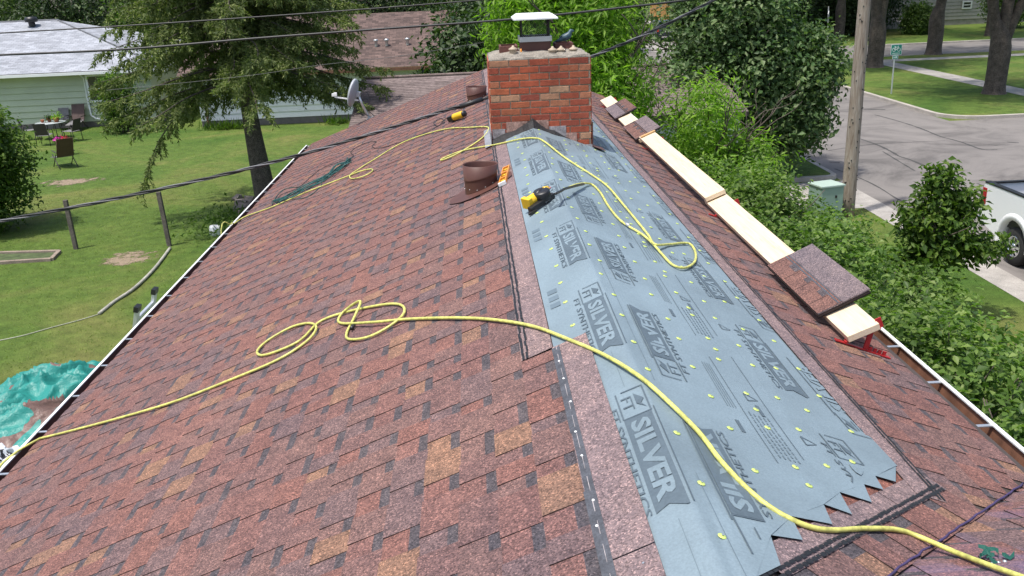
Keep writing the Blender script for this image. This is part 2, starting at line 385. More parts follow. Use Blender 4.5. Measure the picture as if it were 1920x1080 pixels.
def island(name, poly, m, kerbname):
    """raised lawn with a kerb ring; poly counter-clockwise plan loop"""
    n = len(poly); c = Vector((sum(p[0] for p in poly)/n, sum(p[1] for p in poly)/n, 0))
    ins = []
    for i in range(n):
        a = Vector(poly[i-1]); b = Vector(poly[i]); d = Vector(poly[(i+1) % n])
        n1 = Vector((-(b-a).y, (b-a).x)).normalized(); n2 = Vector((-(d-b).y, (d-b).x)).normalized(); nn = (n1+n2).normalized()
        ins.append(b + nn*.16/max(.4, nn.dot(n1)))
    mb = MB(); mb.add([(p[0], p[1], .13) for p in ins], [tuple(range(n))]); tag(mb.build(name, m), kind='structure')
    mb = MB()
    for i in range(n):
        j = (i+1) % n; a, b, ai, bi = poly[i], poly[j], ins[i], ins[j]
        mb.add([(a[0], a[1], 0), (b[0], b[1], 0), (b[0], b[1], .125), (a[0], a[1], .125), (bi[0], bi[1], .135), (ai[0], ai[1], .135)], [(0, 1, 2, 3), (3, 2, 4, 5)])
    tag(mb.build(kerbname, M['curb']), kind='structure')
def arc(cx, cy, r, a0, a1, n=6): return [(cx+r*math.cos(R_(a0+(a1-a0)*i/n)), cy+r*math.sin(R_(a0+(a1-a0)*i/n))) for i in range(n+1)]
island('corner_lawn', arc(19.2, 36.0, 1.5, 180, 270)+[(140, 34.5), (140, 58.1)]+arc(18.9, 56.9, 1.2, 90, 180, 4), M['grass'], 'kerb')
island('far_lawn', arc(18.9, 67.5, 1.2, 180, 270, 4)+[(140, 66.3), (140, 220), (17.7, 220)], M['grass'], 'kerb')
island('boulevard', [(7.2, 25.6)]+arc(9.55, 26.0, .4, 270, 360, 3)+[(9.95, 60), (7.2, 60)], M['grass'], 'kerb')
mb = MB()
for x0, x1, y0, y1 in ((23.3, 24.5, 36, 56), (19.5, 23.29, 55.0, 56.2), (24.51, 120, 54.9, 56.1)): sheet(mb, x0, x1, y0, y1, .137)
tag(mb.build('sidewalk', M['conc']), kind='structure')
mb = MB()
for y in (104, 110): sheet(mb, 14, 26, y, y+2.2, .15)
sheet(mb, 19.5, 21.2, 106.3, 109.9, .152)
tag(mb.build('path', M['conc']), kind='structure')
mb = MB()
def cz(pts, w):
    P = [gp(1440+x/4, 200+y/4, .008) for x, y in pts]; P = spline(P, 4)
    for i in range(len(P)-1):
        a, b = P[i], P[i+1]; d = (b-a); d.z = 0; s = Vector((-d.y, d.x, 0)).normalized(); wa = w*random.uniform(.5, 1.2); wb = w*random.uniform(.5, 1.2)
        mb.add([a-s*wa, a+s*wa, b+s*wb, b-s*wb], [(0, 1, 2, 3)])
for pts, w_ in (([(800, 60), (950, 100), (1110, 150), (1200, 185), (1300, 225), (1450, 265), (1600, 318), (1720, 322)], .05), ([(690, 240), (830, 290), (940, 345), (980, 370), (1060, 395), (1180, 445)], .05),
    ([(450, 330), (560, 312), (800, 280), (1000, 270), (1330, 255)], .03), ([(1460, 262), (1720, 290)], .03), ([(1570, 575), (1660, 610), (1750, 640)], .04), ([(460, 415), (540, 418)], .05),
    ([(500, 465), (700, 540), (840, 610), (950, 680), (1030, 720)], .03), ([(720, 20), (880, 22)], .08), ([(1790, 265), (1880, 270)], .06), ([(860, 335), (1000, 420), (1100, 480)], .03)): cz(pts, w_)
tag(mb.build('road_crack', M['crack']), kind='structure')
# bare dirt on the left lawn, irregular
def dirtmat():
    m, t, b = nodes('worn_dirt_patch'); tc = N(t, 'TexCoord'); g = N(t, 'NewGeometry'); mp = N(t, 'Mapping'); mp.inputs['Location'].default_value = (-.5, -.5, 0); mp.inputs['Scale'].default_value = (1, 1, 0); t.links.new(tc.outputs['Generated'], mp.inputs[0])
    ln = N(t, 'VectorMath', operation='LENGTH'); t.links.new(mp.outputs[0], ln.inputs[0]); n = noise(t, 2.6, 5, .65, g.outputs['Position']); ad = N(t, 'Math', operation='MULTIPLY_ADD'); ad.inputs[1].default_value = 1.1; t.links.new(n.outputs['Fac'], ad.inputs[0]); t.links.new(ln.outputs['Value'], ad.inputs[2])
    r = ramp(t, [(.72, (1,)*3), (.86, (0,)*3)]); t.links.new(ad.outputs[0], r.inputs[0]); n2 = noise(t, 12, 4, .6, g.outputs['Position']); r2 = ramp(t, [(.3, (.16, .12, .08)), (.7, (.29, .225, .155))]); t.links.new(n2.outputs['Fac'], r2.inputs[0])
    t.links.new(r2.outputs[0], b.inputs['Base Color']); b.inputs['Roughness'].default_value = .98; t.links.new(r.outputs[0], b.inputs['Alpha']); return m
M['dirtp'] = dirtmat()
def patch(name, c, rx, ry, m, z=.004, n=18):
    rx *= 1.7; ry *= 1.7
    mb = MB(); mb.add([(c[0]+math.cos(2*math.pi*i/n)*rx*random.uniform(.6, 1.1), c[1]+math.sin(2*math.pi*i/n)*ry*random.uniform(.6, 1.1), z) for i in range(n)], [tuple(range(n))])
    return tag(mb.build(name, m), kind='structure')
patch('bare_ground', gp(232, 487), .75, .55, M['dirtp']); patch('bare_ground', gp(130, 340), .9, .6, M['dirtp']);
# short grass on the back lawn
n = 90000
gx = rng.uniform(-24, -4.2, n); gy = rng.uniform(11.5, 43, n)
k = (gy < 30) | (rng.random(n) < .5); P = np.stack([gx, gy, np.zeros(n)], 1)[k]; n = len(P)
d = np.stack([rng.normal(size=n)*.03, rng.normal(size=n)*.03, rng.uniform(.015, .045, n)], 1); a = rng.uniform(0, 6.28, n); s = np.stack([np.cos(a), np.sin(a), 0*a], 1)*rng.uniform(.004, .009, (n, 1))
V = np.stack([P-s, P+s, P+d], 1).reshape(-1, 3)
tag(npmesh('lawn_grass', V, np.arange(3*n).reshape(-1, 3), M['blade']), 'short uneven grass of the back lawn behind the house', 'grass', kind='stuff')

# ================================================================== NEIGHBOUR BUILDINGS
def rooftex(name, c, sx, sy, var=.22):
    m, t, b = nodes(name); tc = N(t, 'TexCoord'); mp = N(t, 'Mapping'); t.links.new(tc.outputs['UV'], mp.inputs[0])
    bt = N(t, 'TexBrick'); bt.inputs['Scale'].default_value = 1; bt.inputs['Brick Width'].default_value = sx; bt.inputs['Row Height'].default_value = sy; bt.inputs['Mortar Size'].default_value = .006
    bt.inputs['Color1'].default_value = (*mul(c, 1-var), 1); bt.inputs['Color2'].default_value = (*mul(c, 1+var), 1); bt.inputs['Mortar'].default_value = (*mul(c, .45), 1)
    t.links.new(mp.outputs[0], bt.inputs[0]); g = N(t, 'NewGeometry'); n = noise(t, .8, 4, .6, g.outputs['Position']); r = ramp(t, [(.3, (.8,)*3), (.7, (1.15,)*3)]); t.links.new(n.outputs['Fac'], r.inputs[0])
    o = mixc(t, bt.outputs['Color'], r.outputs[0], 1., 'MULTIPLY'); t.links.new(o, b.inputs['Base Color']); b.inputs['Roughness'].default_value = .92
    bp = N(t, 'Bump'); bp.inputs['Strength'].default_value = .6; bp.inputs['Distance'].default_value = .01; t.links.new(bt.outputs['Fac'], bp.inputs['Height']); bp.invert = True; t.links.new(bp.outputs[0], b.inputs['Normal'])
    return m
def uvplane(o, udir, vdir):
    me = o.data; uv = me.uv_layers.new(name='UVMap'); u = Vector(udir); v = Vector(vdir)
    for l in me.loops:
        p = me.vertices[l.vertex_index].co; uv.data[l.index].uv = (p.dot(u), p.dot(v))
M['roofA'] = rooftex('pale_grey_shingles', (.30, .315, .345), .33, .15, .2)
M['roofB'] = rooftex('brown_mottled_shingles', (.105, .070, .060), .30, .15, .4)
M['sideA'] = mat('pale_green_siding', (.46, .50, .37), .6, .06, 1.2)
M['sideB'] = mat('white_siding', (.74, .75, .72), .6, .06, 1.2)
M['found'] = mat('concrete_foundation', (.14, .13, .12), .95, .2, 3)
def siding(parent, x0, x1, y, z0, z1, h, m, face=-1, name='siding_board'):
    n = int(round((z1-z0)/h)); me = None
    for i in range(n):
        if me is None:
            b = MB(); L = x1-x0
            b.add([(0, 0, 0), (L, 0, 0), (L, 0, h), (0, 0, h), (0, face*.06, .0), (L, face*.06, .0), (L, face*.004, h), (0, face*.004, h)], [(4, 5, 6, 7), (0, 4, 7, 3), (1, 2, 6, 5), (0, 1, 5, 4), (2, 3, 7, 6)])
            me = b.mesh(name, m)
        mk(name, me, parent, mat4=Matrix.Translation((x0, y, z0+i*h)))
# --- pale green house
A = empty('neighbour_house', (-22, 44, 0)); tag(A, 'pale green sided house with light grey hip roof and white gutter', 'house')
MB().bb(-34, -15.6, 44.04, 56, .26, 2.6).build('wall', M['sideA'], A)
MB().bb(-34, -15.55, 44.0, 56.05, 0, .26).build('foundation', M['found'], A)
siding(A, -34, -15.6, 44.035, .26, 2.54, .285, M['sideA'])
ev = 2.62; e0 = 43.4
rf = MB(); rf.add([(-36, e0, ev), (-14.7, e0, ev), (-21.9, 50, 4.72), (-36, 50, 4.72)], [(0, 1, 2, 3)]); r1 = rf.build('roof', M['roofA'], A); uvplane(r1, (1, 0, 0), (0, .953, .30))
rf = MB(); rf.add([(-14.7, e0, ev), (-14.7, 56.6, ev), (-21.9, 50, 4.72)], [(0, 1, 2)]); r2 = rf.build('roof', M['roofA'], A); uvplane(r2, (0, 1, 0), (-.96, 0, .28))
rf = MB(); rf.add([(-36, 56.6, ev), (-14.7, 56.6, ev), (-21.9, 50, 4.72), (-36, 50, 4.72)], [(3, 2, 1, 0)]); r3 = rf.build('roof', M['roofA'], A); uvplane(r3, (1, 0, 0), (0, -.953, .30))
rf = MB(); rf.tube([(-36, 50, 4.73), (-21.9, 50, 4.73), (-14.75, 43.45, 2.64)], .05, 6); rf.build('ridge_cap', M['roofA'], A)
rf = MB(); rf.bb(-36, -14.6, e0-.13, e0-.01, ev-.15, ev-.03); rf.bb(-36, -14.72, e0, 44, ev-.12, ev-.10); rf.build('gutter', M['white'], A)
rf = MB(); P = [at(146, 136, 43.5), at(149, 140, 43.6), at(157, 146, 43.93), at(163, 180, 43.93), at(171, 216, 43.93), at(180, 222, 43.8), at(215, 229, 43.6)]
rf.tube(P, .05, 6); rf.build('downspout', M['white'], A)
def window(parent, p0, p1, y, m=M['white'], fr=.09, split=True):
    x0, z0, x1, z1 = p0.x, p0.z, p1.x, p1.z
    if z0 > z1: z0, z1 = z1, z0
    wdo = MB()
    for a in ((x0, x1, z0, z0+fr), (x0, x1, z1-fr, z1)): wdo.bb(a[0], a[1], y-.07, y+.02, a[2], a[3])
    for a in ((x0, x0+fr), (x1-fr, x1)): wdo.bb(a[0], a[1], y-.07, y+.02, z0+fr, z1-fr)
    if split: wdo.bb(x0+fr, x1-fr, y-.06, y+.02, (z0+z1)/2-.03, (z0+z1)/2+.03)
    o = wdo.build('window', m, parent); MB().bb(x0+fr*.9, x1-fr*.9, y-.015, y-.005, z0+fr*.9, z1-fr*.9).build('pane', M['glass'], o); return o
window(A, at(169, 192, 43.95), at(204, 138, 43.95), 43.95)
rf = MB(); c = at(60, 46, 49.2); c.z = 4.5; rf.lathe([(.16, 0), (.16, .18), (.30, .2), (.32, .32), (.26, .44), (.0, .46)], c, 14); rf.build('turbine_vent', M['black'], A)
# --- white house with brown roof
B = empty('neighbour_house', (-7, 42, 0)); tag(B, 'white sided house with mottled brown roof behind the spruce', 'house')
MB().bb(-12.95, -1.6, 42.04, 50.5, .3, 2.5).build('wall', M['sideB'], B); MB().bb(-12.95, -1.55, 42.0, 50.5, 0, .3).build('foundation', M['found'], B)
siding(B, -12.95, -1.6, 42.03, .3, 2.4, .2625, M['sideB'])
rf = MB(); rf.add([(-13.6, 41.4, 2.36), (-1.2, 41.4, 2.36), (-1.2, 46.3, 4.5), (-13.6, 46.3, 4.5)], [(0, 1, 2, 3)]); o = rf.build('roof', M['roofB'], B); uvplane(o, (1, 0, 0), (0, .916, .40))
rf = MB(); rf.add([(-13.6, 51.2, 2.36), (-1.2, 51.2, 2.36), (-1.2, 46.3, 4.5), (-13.6, 46.3, 4.5)], [(3, 2, 1, 0)]); o = rf.build('roof', M['roofB'], B); uvplane(o, (1, 0, 0), (0, -.916, .40))
for gx_ in (-12.95, -1.6):
    rf = MB(); rf.prism([(gx_, 42, 2.3), (gx_, 50.6, 2.3), (gx_, 46.3, 4.44)], (.05, 0, 0)); rf.build('gable', M['sideB'], B)
MB().bb(-13.6, -1.2, 41.3, 41.395, 2.2, 2.34).build('fascia', M['gutin'], B)
window(B, at(782, 141, 41.95), at(822, 119, 41.95), 41.95, split=False)
rf = MB(); a = at(381, 192, 41.9); rf.tube([(a.x, 41.5, 2.2), (a.x, 41.9, 2.0), (a.x+.1, 41.9, .5), (a.x+.15, 41.6, .2)], .055, 6); rf.build('downspout', M['gutin'], B)
for u, v in ((705, 78), (765, 92), (728, 115)):
    c = at(u, v, 43.2); c.z = 2.36+.437*(c.y-41.4); MB().lathe([(.07, 0), (.07, .22), (.11, .24), (.11, .3), (0, .33)], c, 10).build('roof_pipe', M['galv'], B)
# --- weathered garage behind the far gable
G_ = empty('garage', (1, 25, 0)); tag(G_, 'low garage with weathered grey-brown shingle roof beyond the far gable', 'garage')
MB().bb(-3.6, 6.3, 23.5, 30.5, 0, 2.45).build('wall', M['sideB'], G_)
a0 = Vector((-3.8, 23.1, 2.5)); a1 = Vector((-3.8, 27, 3.36)); sv = (a1-a0); Ls = sv.length; sd = sv.normalized(); nv = Vector((0, -sd.z, sd.y))
rf = MB(); rf.prism([a0, a0+Vector((10.2, 0, 0)), a1+Vector((10.2, 0, 0)), a1], -nv*.1); rf.prism([a1+Vector((0, .01, 0)), a1+Vector((10.2, .01, 0)), (6.4, 30.9, 2.5), (-3.8, 30.9, 2.5)], -Vector((0, .2, .97))*.1); rf.build('roof', mat('old_roof_deck', (.10, .08, .075), .95, .2), G_)
m_old = mat('weathered_shingle_course', (.155, .120, .112), .95, .3, 1.3, .3, 9, rnd=.16)
e = .138; ncs = int(Ls/e); b = MB(); b.box((5.1, e/2, .0), (10.2, e+.02, .012), Matrix.Rotation(R_(-3.5), 3, 'X')); me = b.mesh('shingle_course', m_old)
X3 = Matrix(((1, 0, 0), (0, sd.y, nv.y), (0, sd.z, nv.z))).to_4x4()
for i in range(ncs): mk('shingle_course', me, G_, mat4=Matrix.Translation(a0+sd*(i*e)+nv*.006) @ X3)
b = MB(); b.tube([a1+Vector((0, 0, .02)), a1+Vector((10.2, 0, .02))], .05, 6); b.build('ridge_cap', m_old, G_)
# --- far right house and far bits
D_ = empty('far_house', (38, 82, 0)); tag(D_, 'pale grey sided house across the far street behind the trees', 'house')
MB().bb(30, 52, 82.04, 92, 0, 6).build('wall', M['conc'], D_); siding(D_, 30, 52, 82.03, .6, 5.4, .3, mat('grey_siding', (.36, .35, .31), .7, .1))
window(D_, at(1803, 17, 81.95), at(1823, 1, 81.95), 81.95, fr=.12)
MB().bb(35.5, 40, 80.6, 82, 0, .7).build('front_step', M['conc'], D_)
rf = MB(); rf.prism([(29, 81, 5.4), (53, 81, 5.4), (53, 87, 8), (29, 87, 8)], (0, 0, .12)); rf.build('roof', M['roofB'], D_)
MB().bb(29.6, 34, 86.9, 87.1, 4, 6.5).build('chimney', M['brick'], D_)
c = at(1237, 20, 108)
b = MB()
for i in range(6): b.bb(c.x-1.1+i*.38, c.x-1.1+i*.38+.34, 108, 108.06, .0, 2.1)
tag(b.build('wooden_gate', mat('orange_cedar', (.50, .26, .09), .7, .2)), 'short orange cedar board screen far beyond the street', 'screen')

# ================================================================== VEGETATION
# spruce
S = empty('spruce_tree', (-6.45, 25.0, 0)); tag(S, 'tall dark spruce with drooping branches in the back lawn', 'tree')
mb = MB(); mb.tube(spline([(-6.45, 25, -.1), (-6.55, 25, 1.2), (-6.65, 25.02, 3), (-6.7, 25.05, 6), (-6.7, 25.05, 10.5)], 6), [.34-.0115*i for i in range(25)], 14)
SP = []; SD = []
def spray(p, d, L):
    n = int(L/.035)
    for i in range(n):
        q = p + d*(L*i/n); SP.append((q.x, q.y, q.z)); SD.append((d.x+random.gauss(0, .5), d.y+random.gauss(0, .5), d.z-.25+random.gauss(0, .3)))
z = 3.6
while z < 9.8:
    nb = 6 if z < 3.6 else 7
    for j in range(nb):
        a = 2*math.pi*(j+random.random()*.8)/nb + z*1.3
        if z < 3.7 and j == 0: a = R_(186)
        L = (4.5 - .36*max(0, z-2.6))*random.uniform(.72, 1.08)
        if z < 3.5: L *= random.uniform(.55, .95)
        if L < .6: continue
        pts = [Vector((-6.68, 25.04, z))]; d = Vector((math.cos(a), math.sin(a), .12)); k = 9
        low = z < 3.7 and j == 0
        if low: L = 4.3
        for i in range(k):
            d = (d + Vector((random.gauss(0, .07), random.gauss(0, .07), (-.075 if i < 6 else .03)-(.11 if low else 0)))).normalized(); pts.append(pts[-1]+d*L/k)
        mb.tube(pts, [.034*(1-i/(k+1.2))*(.5+L/6) for i in range(k+1)], 5)
        for i in range(1, k+1):
            side = Vector((-math.sin(a), math.cos(a), 0))
            for sgn in (-1, 1):
                for q in range(3):
                    if random.random() < .15 or (i < 3 and random.random() < .5): continue
                    p = pts[i] + (pts[i]-pts[i-1])*random.random()*-.9
                    dd = (side*sgn*random.uniform(.5, 1) + d*.7 + Vector((0, 0, random.uniform(-.75, -.1)))).normalized(); ll = random.uniform(.35, .85)*(1.1-.5*i/k)
                    spray(p, dd, ll)
                    for s_ in range(2):
                        p2 = p + dd*ll*random.uniform(.3, .9); spray(p2, (dd+Vector((random.gauss(0, .5), random.gauss(0, .5), -.6))).normalized(), ll*.55)
            if random.random() < .6: spray(pts[i], Vector((random.gauss(0, .2), random.gauss(0, .2), -1)).normalized(), random.uniform(.2, .55))
    z += .42
mb.build('trunk', mat('spruce_bark', (.085, .07, .06), .95, .4, 9, .6, 40, bump=1., bscale=30), S)
SP = np.array(SP); SD = np.array(SD); SD /= np.linalg.norm(SD, axis=1, keepdims=True); n = len(SP)
SP = np.repeat(SP, 2, 0); SD = np.repeat(SD, 2, 0) + rng.normal(size=(2*n, 3))*.5; SD /= np.linalg.norm(SD, axis=1, keepdims=True); n *= 2
sd_ = np.cross(SD, rng.normal(size=(n, 3))); sd_ /= np.linalg.norm(sd_, axis=1, keepdims=True); L = rng.uniform(.07, .15, (n, 1)); W = .017
V = np.stack([SP-sd_*W*.6, SP+SD*L*.5-sd_*W, SP+SD*L, SP+SD*L*.5+sd_*W], 1).reshape(-1, 3); b_ = np.arange(n)[:, None]*4
npmesh('crown', V, np.concatenate([b_+[0, 1, 2], b_+[0, 2, 3]], 1).reshape(-1, 3), LM['spruce'], S)
print('spruce needles', n)
# trees along the right and behind
c = at(1345, 130, 27)
tree('fruit_tree', (7.2, 27.5, 0), 2.6, .16, [((c.x+.35, 27.2, 4.4), (2.05, 2.3, 2.4), 3), ((c.x+1.2, 26.6, 3.0), (2.1, 2.0, 1.8), 1.9), ((c.x-1.3, 26.4, 2.2), (1.9, 2.0, 1.5), 1.6), ((c.x+.6, 27.5, 6.6), (1.8, 2.0, 1.4), 1.), ((8.5, 26.2, 1.75), (1.15, 1.2, 1.0), 1.3), ((9.1, 26.6, 3.2), (1.0, 1.2, 1.1), .9)], 3500, 16, .18, .155, .09, LM['fruit'], M['bark2'], 'broad fruit tree with dark glossy leaves beside the street')
c = at(1058, 100, 19)
tree('ash_tree', (c.x+.5, 21.0, 0), 3.2, .14, [((c.x+.15, 20.6, 5.0), (1.65, 1.7, 1.7), 3), ((c.x+.85, 19.8, 3.3), (1.15, 1.3, 1.4), 1.5), ((c.x-.1, 21, 6.4), (1.6, 1.5, 1.2), 1.2)], 2100, 16, .15, .17, .045, LM['ash'], M['trunk'], 'bright yellow-green tree with narrow leaves behind the chimney', up=.3)
tree('ash_sapling', (4.6, 19.5, 0), 2.2, .07, [((4.3, 19.5, 2.9), (1.0, 1.1, 1.0), 2), ((4.9, 18.7, 2.0), (1.1, 1.1, .9), 1)], 330, 15, .14, .14, .04, LM['ash'], M['trunk'], 'small yellow-green sapling right of the chimney above the hedge', up=.3)
# dark wood behind the houses
bgt = [(-40, 58, 9, 'dark'), (-31, 61, 10, 'mid'), (-24.5, 59, 9.5, 'dark'), (-18, 58, 9, 'mid'), (-11.5, 58, 9, 'dark'), (-4.5, 54, 8.5, 'dark'), (.8, 47, 7.5, 'dark'), (2.0, 36, 6.5, 'dark'), (-.1, 32, 5.2, 'dark'), (4.4, 45, 8, 'mid'), (6.6, 58, 8, 'dark'), (3, 62, 9, 'mid'), (9.2, 72, 7, 'dark')]
BL = ['dark leafy tree behind the far left end of the grey hip roof', 'mid green tree behind the black turbine vent', 'dark tree rising behind the end of the grey ridge', 'mid green tree between the green house and the spruce', 'dark tree behind the spruce top', 'dark tree behind the brown roof ridge', 'dark tree at the right end of the brown roof', 'dark dense tree between garage and chimney', 'low dark tree just left of the chimney top', 'mid green tree just behind the chimney cap', 'dark tree behind the yellow-green ash', 'mid green tree far behind the ash', 'dark tree beside the road beyond the fruit tree']
for i, (x, y, h, k) in enumerate(bgt):
    r = h*.42; nm = {'dark': 'dark green leafy tree', 'mid': 'mid green leafy tree'}[k]
    pl = ['behind the pale green house', 'behind the white house', 'beyond the garage and chimney', 'far along the street'][0 if x < -16 else 1 if x < -3 else 2 if x < 7 else 3]
    tree('leafy_tree', (x, y, 0), h*.42, h*.022, [((x, y, h*.62), (r, r, h*.36), 3), ((x+r*.4, y-r*.4, h*.38), (r*.7, r*.7, h*.26), 1.4), ((x-r*.5, y-r*.3, h*.42), (r*.6, r*.6, h*.25), 1)], 900, 14, .26, .22, .13, LM[k], M['trunk'], BL[i], 'trees behind the houses')
# street trees on the corner lawn: trunks with high crowns that shade the grass
def street_tree(base, r, crown_z, cr, label, stems, k='mid'):
    t = empty('street_tree', base); tag(t, label, 'tree'); b = Vector(base); mb = MB()
    fork = b + Vector((0, 0, 2.3))
    mb.tube(spline([b-Vector((0, 0, .1)), b+Vector((0, 0, .25)), b+Vector((.03, 0, 1.2)), fork, fork+Vector((stems[0][0]*.2, 0, .9))], 4), [r*1.7, r*1.4, r*1.2, r*1.1, r*1.05]+[r]*4+[r*1.02, r*1.02, r, r*.95, r*.85, r*.7, r*.5, r*.3], 14)
    for dx, dy, rr in stems:
        top = fork + Vector((dx, dy, crown_z-2.3)); mb.tube(spline([fork-Vector((0, 0, .8)), fork+Vector((dx*.35, dy*.35, (crown_z-2.3)*.4)), top], 6), [r*rr*(1-.04*i) for i in range(13)], 10)
        for j in range(3): branchy(mb, top-Vector((0, 0, j*.6)), (dx+random.gauss(0, .6), dy+random.gauss(0, .6), .7), 3.2, r*.3, 1)
    mb.build('trunk', M['bark2'], t)
    P, D = blob([((b.x, b.y, crown_z+1.3), (cr, cr, 2.6), 3), ((b.x-cr*.3, b.y-cr*.2, crown_z+.1), (cr*.7, cr*.7, 1.3), 1)], 1100, 14, .3, .2); leaves('crown', P, D, .2, .12, LM[k], t); return t
street_tree((22.6, 40.2, .12), .44, 6.6, 6.0, 'thick multi-stemmed street tree standing beside the corner sidewalk', [(-1.6, .3, .62), (.5, .2, .7), (2.1, -.2, .55)])
street_tree((22.45, 52.5, .12), .46, 7.2, 5.2, 'mossy street tree trunk behind the bicycle sign', [(-.7, .2, .8), (.9, .1, .7)])
street_tree((28.6, 58.0, .12), .46, 7.4, 6.2, 'dark leaning street tree by the far street', [(.9, .1, .8), (1.7, .3, .5)])
street_tree((28.5, 73.3, .12), .4, 7.4, 6.2, 'pale street tree trunk beyond the far street near the stop sign', [(.2, .1, .9), (-.7, 0, .5)], 'dark')
street_tree((33.2, 77, .12), .42, 7.2, 6.0, 'dark street tree in front of the far house', [(.3, .1, .8), (1.5, 0, .6)], 'dark')
street_tree((38.6, 69.5, .12), .36, 7.0, 6.0, 'slim street tree trunk on the far lawn right of the leaning trunk', [(.3, .1, .8), (-.9, 0, .6)], 'dark')  # its crown, out of view, is added to shade the far lawn
street_tree((22.0, 71.0, .12), .2, 7.0, 4.6, 'thin street tree added beyond the hydrant to shade the far lawn', [(.3, .1, .8), (-.6, 0, .6)], 'dark')  # added tree; its crown above the view shades the far lawn
for i, (x, y, h, k, lb) in enumerate([(22.5, 73, 2.6, 'dark', 'dark shrub behind the red hydrant'), (25, 73.5, 3.2, 'dark', 'dark shrub left of the stop sign post'), (28.2, 77, 4.8, 'dark', 'dark shrub behind the pale street tree trunk'), (31, 75, 3.4, 'dark', 'dark shrub between the two far street trees'), (33.8, 79.5, 5.6, 'dark', 'dense dark tree before the far house wall'), (24, 80, 7, 'dark', 'tall dark tree behind the hydrant shrubs'), (26.5, 79, 5.5, 'dark', 'dense dark tree behind the stop sign'), (31.2, 80, 4.6, 'mid', 'green bush across the far street before the dark trees'), (35.2, 74, 2.4, 'mid', 'low green bush near the far house'), (20, 84, 6, 'dark', 'dark tree at the bend of the far street'), (44, 76, 5, 'mid', 'green tree right of the far house'), (37.5, 92, 9, 'dark', 'tall dark tree rising behind the far house'), (24, 95, 9, 'mid', 'tall green tree behind the far street shrubs'), (30, 96, 10, 'dark', 'tall dark tree far behind the street trees'), (16, 128, 9, 'dark', 'dark tree at the far end of the road'), (26, 128, 10, 'dark', 'wide dark tree at the end of the far lawn'), (8, 100, 9, 'dark', 'dark tree left of the road end')]):
    t = empty('shrub' if h < 5 else 'leafy_tree', (x, y, 0)); tag(t, lb, 'shrub' if h < 5 else 'tree')
    P, D = blob([((x, y, h*.5), (h*.5, h*.5, h*.5), 1)], 700, 14, .25, .2); leaves('crown', P, D, .2, .12, LM[k], t)
    b = MB(); b.tube([(x, y, -.05), (x, y, h*.5)], [.14, .07], 8); b.build('trunk', M['bark2'], t)
# hedge of lilac along the right of the house: separate bushes
def bush(x, y, rx, ry, h, label, k='lilac', dens=1., ln=.092, wd=.058, group='lilac bushes along the house'):
    t = empty('lilac_bush', (x, y, 0)); tag(t, label, 'bush', group)
    mb = MB()
    for j in range(9):
        a = random.random()*6.28; branchy(mb, (x+math.cos(a)*.25, y+math.sin(a)*.25, 0), (math.cos(a)*rx*.5, math.sin(a)*ry*.5, h*.8), h*.62, .025, 1, .5, 3)
    mb.build('stem', M['trunk'], t)
    ncl = int(520*dens*rx*ry*h/3); P, D = blob([((x, y, h*.55), (rx, ry, h*.45), 3), ((x+rx*.35, y-ry*.3, h*.72), (rx*.55, ry*.55, h*.33), 1), ((x-rx*.4, y+ry*.35, h*.68), (rx*.5, ry*.5, h*.36), 1), ((x, y, h*.25), (rx*.95, ry*.95, h*.25), .8)], ncl, 15, .13, .45)
    D[:, 2] += .3
    leaves('foliage', P, D, ln, wd, LM[k], t, .8)
    # upright shoots
    n = int(16*dens); Q = []; QD = []
    for j in range(n):
        a = random.random()*6.28; q = math.sqrt(random.random()); px, py = x+math.cos(a)*rx*q*.85, y+math.sin(a)*ry*q*.85; z0 = h*(.72+.28*math.sqrt(max(0, 1-q*q)))-.1; hh = random.uniform(.2, .5)
        for i in range(int(hh/.05)):
            for s_ in (-1, 1): Q.append((px+random.gauss(0, .01), py+random.gauss(0, .01), z0+i*.05)); QD.append((s_*math.cos(i*1.57), s_*math.sin(i*1.57), .6))
    if Q: tag(leaves('shoot', np.array(Q), np.array(QD), ln*1.0, wd*.8, LM[k], t, .5), kind='stuff')
    return t
HL = [(3.7, 3.6, 1.3, 1.5, 2.2, 'lilac bush crowding the gutter next to the valley'), (3.75, 6.2, 1.4, 1.6, 2.35, 'dense lilac bush beside the red roof bracket'), (5.8, 7.3, 1.4, 1.7, 1.45, 'lilac bush on the lawn side of the hedge by the truck'), (3.8, 9.2, 1.5, 1.8, 2.4, 'lilac bush below the long pale planks'), (5.7, 10.6, 1.2, 1.7, 1.4, 'sunlit lilac bush next to the young tree'),
      (3.9, 12.6, 1.5, 1.8, 2.5, 'dark lilac bush below the middle plank'), (6.1, 14.0, 1.2, 1.6, 1.25, 'low lilac bush in front of the utility pole'), (3.9, 16.0, 1.5, 1.8, 2.6, 'lilac bush below the shingle bundles'), (6.0, 17.6, 1.3, 1.6, 1.25, 'lilac bush in front of the green utility box'), (4.6, 20.2, 1.7, 1.8, 2.4, 'lilac bush under the fruit tree')]
for x, y, rx, ry, h, lb in HL: bush(x, y, rx, ry, h, lb, dens=1.25 if y < 8 else 1.1)
# young tree by the truck
c = at(1758, 440, 14.8)
YE = [((c.x, 14.8, c.z-.05), (.62, .6, .62), 2.2), ((c.x-.05, 14.8, c.z+.75), (.30, .30, .55), 1.), ((c.x+.68, 14.6, c.z-.2), (.48, .35, .16), .6), ((c.x-.55, 14.8, c.z-.5), (.5, .5, .35), .8), ((c.x-.42, 14.7, c.z+.35), (.3, .25, .3), .5), ((c.x+.35, 14.7, c.z+.5), (.28, .25, .35), .5)]
tree('young_tree', (c.x-.05, 14.8, 0), 1.2, .05, YE, 400, 13, .10, .13, .065, LM['cherry'], M['trunk'], 'young bright green tree between the hedge and the pickup', depth=1, shell=.2)
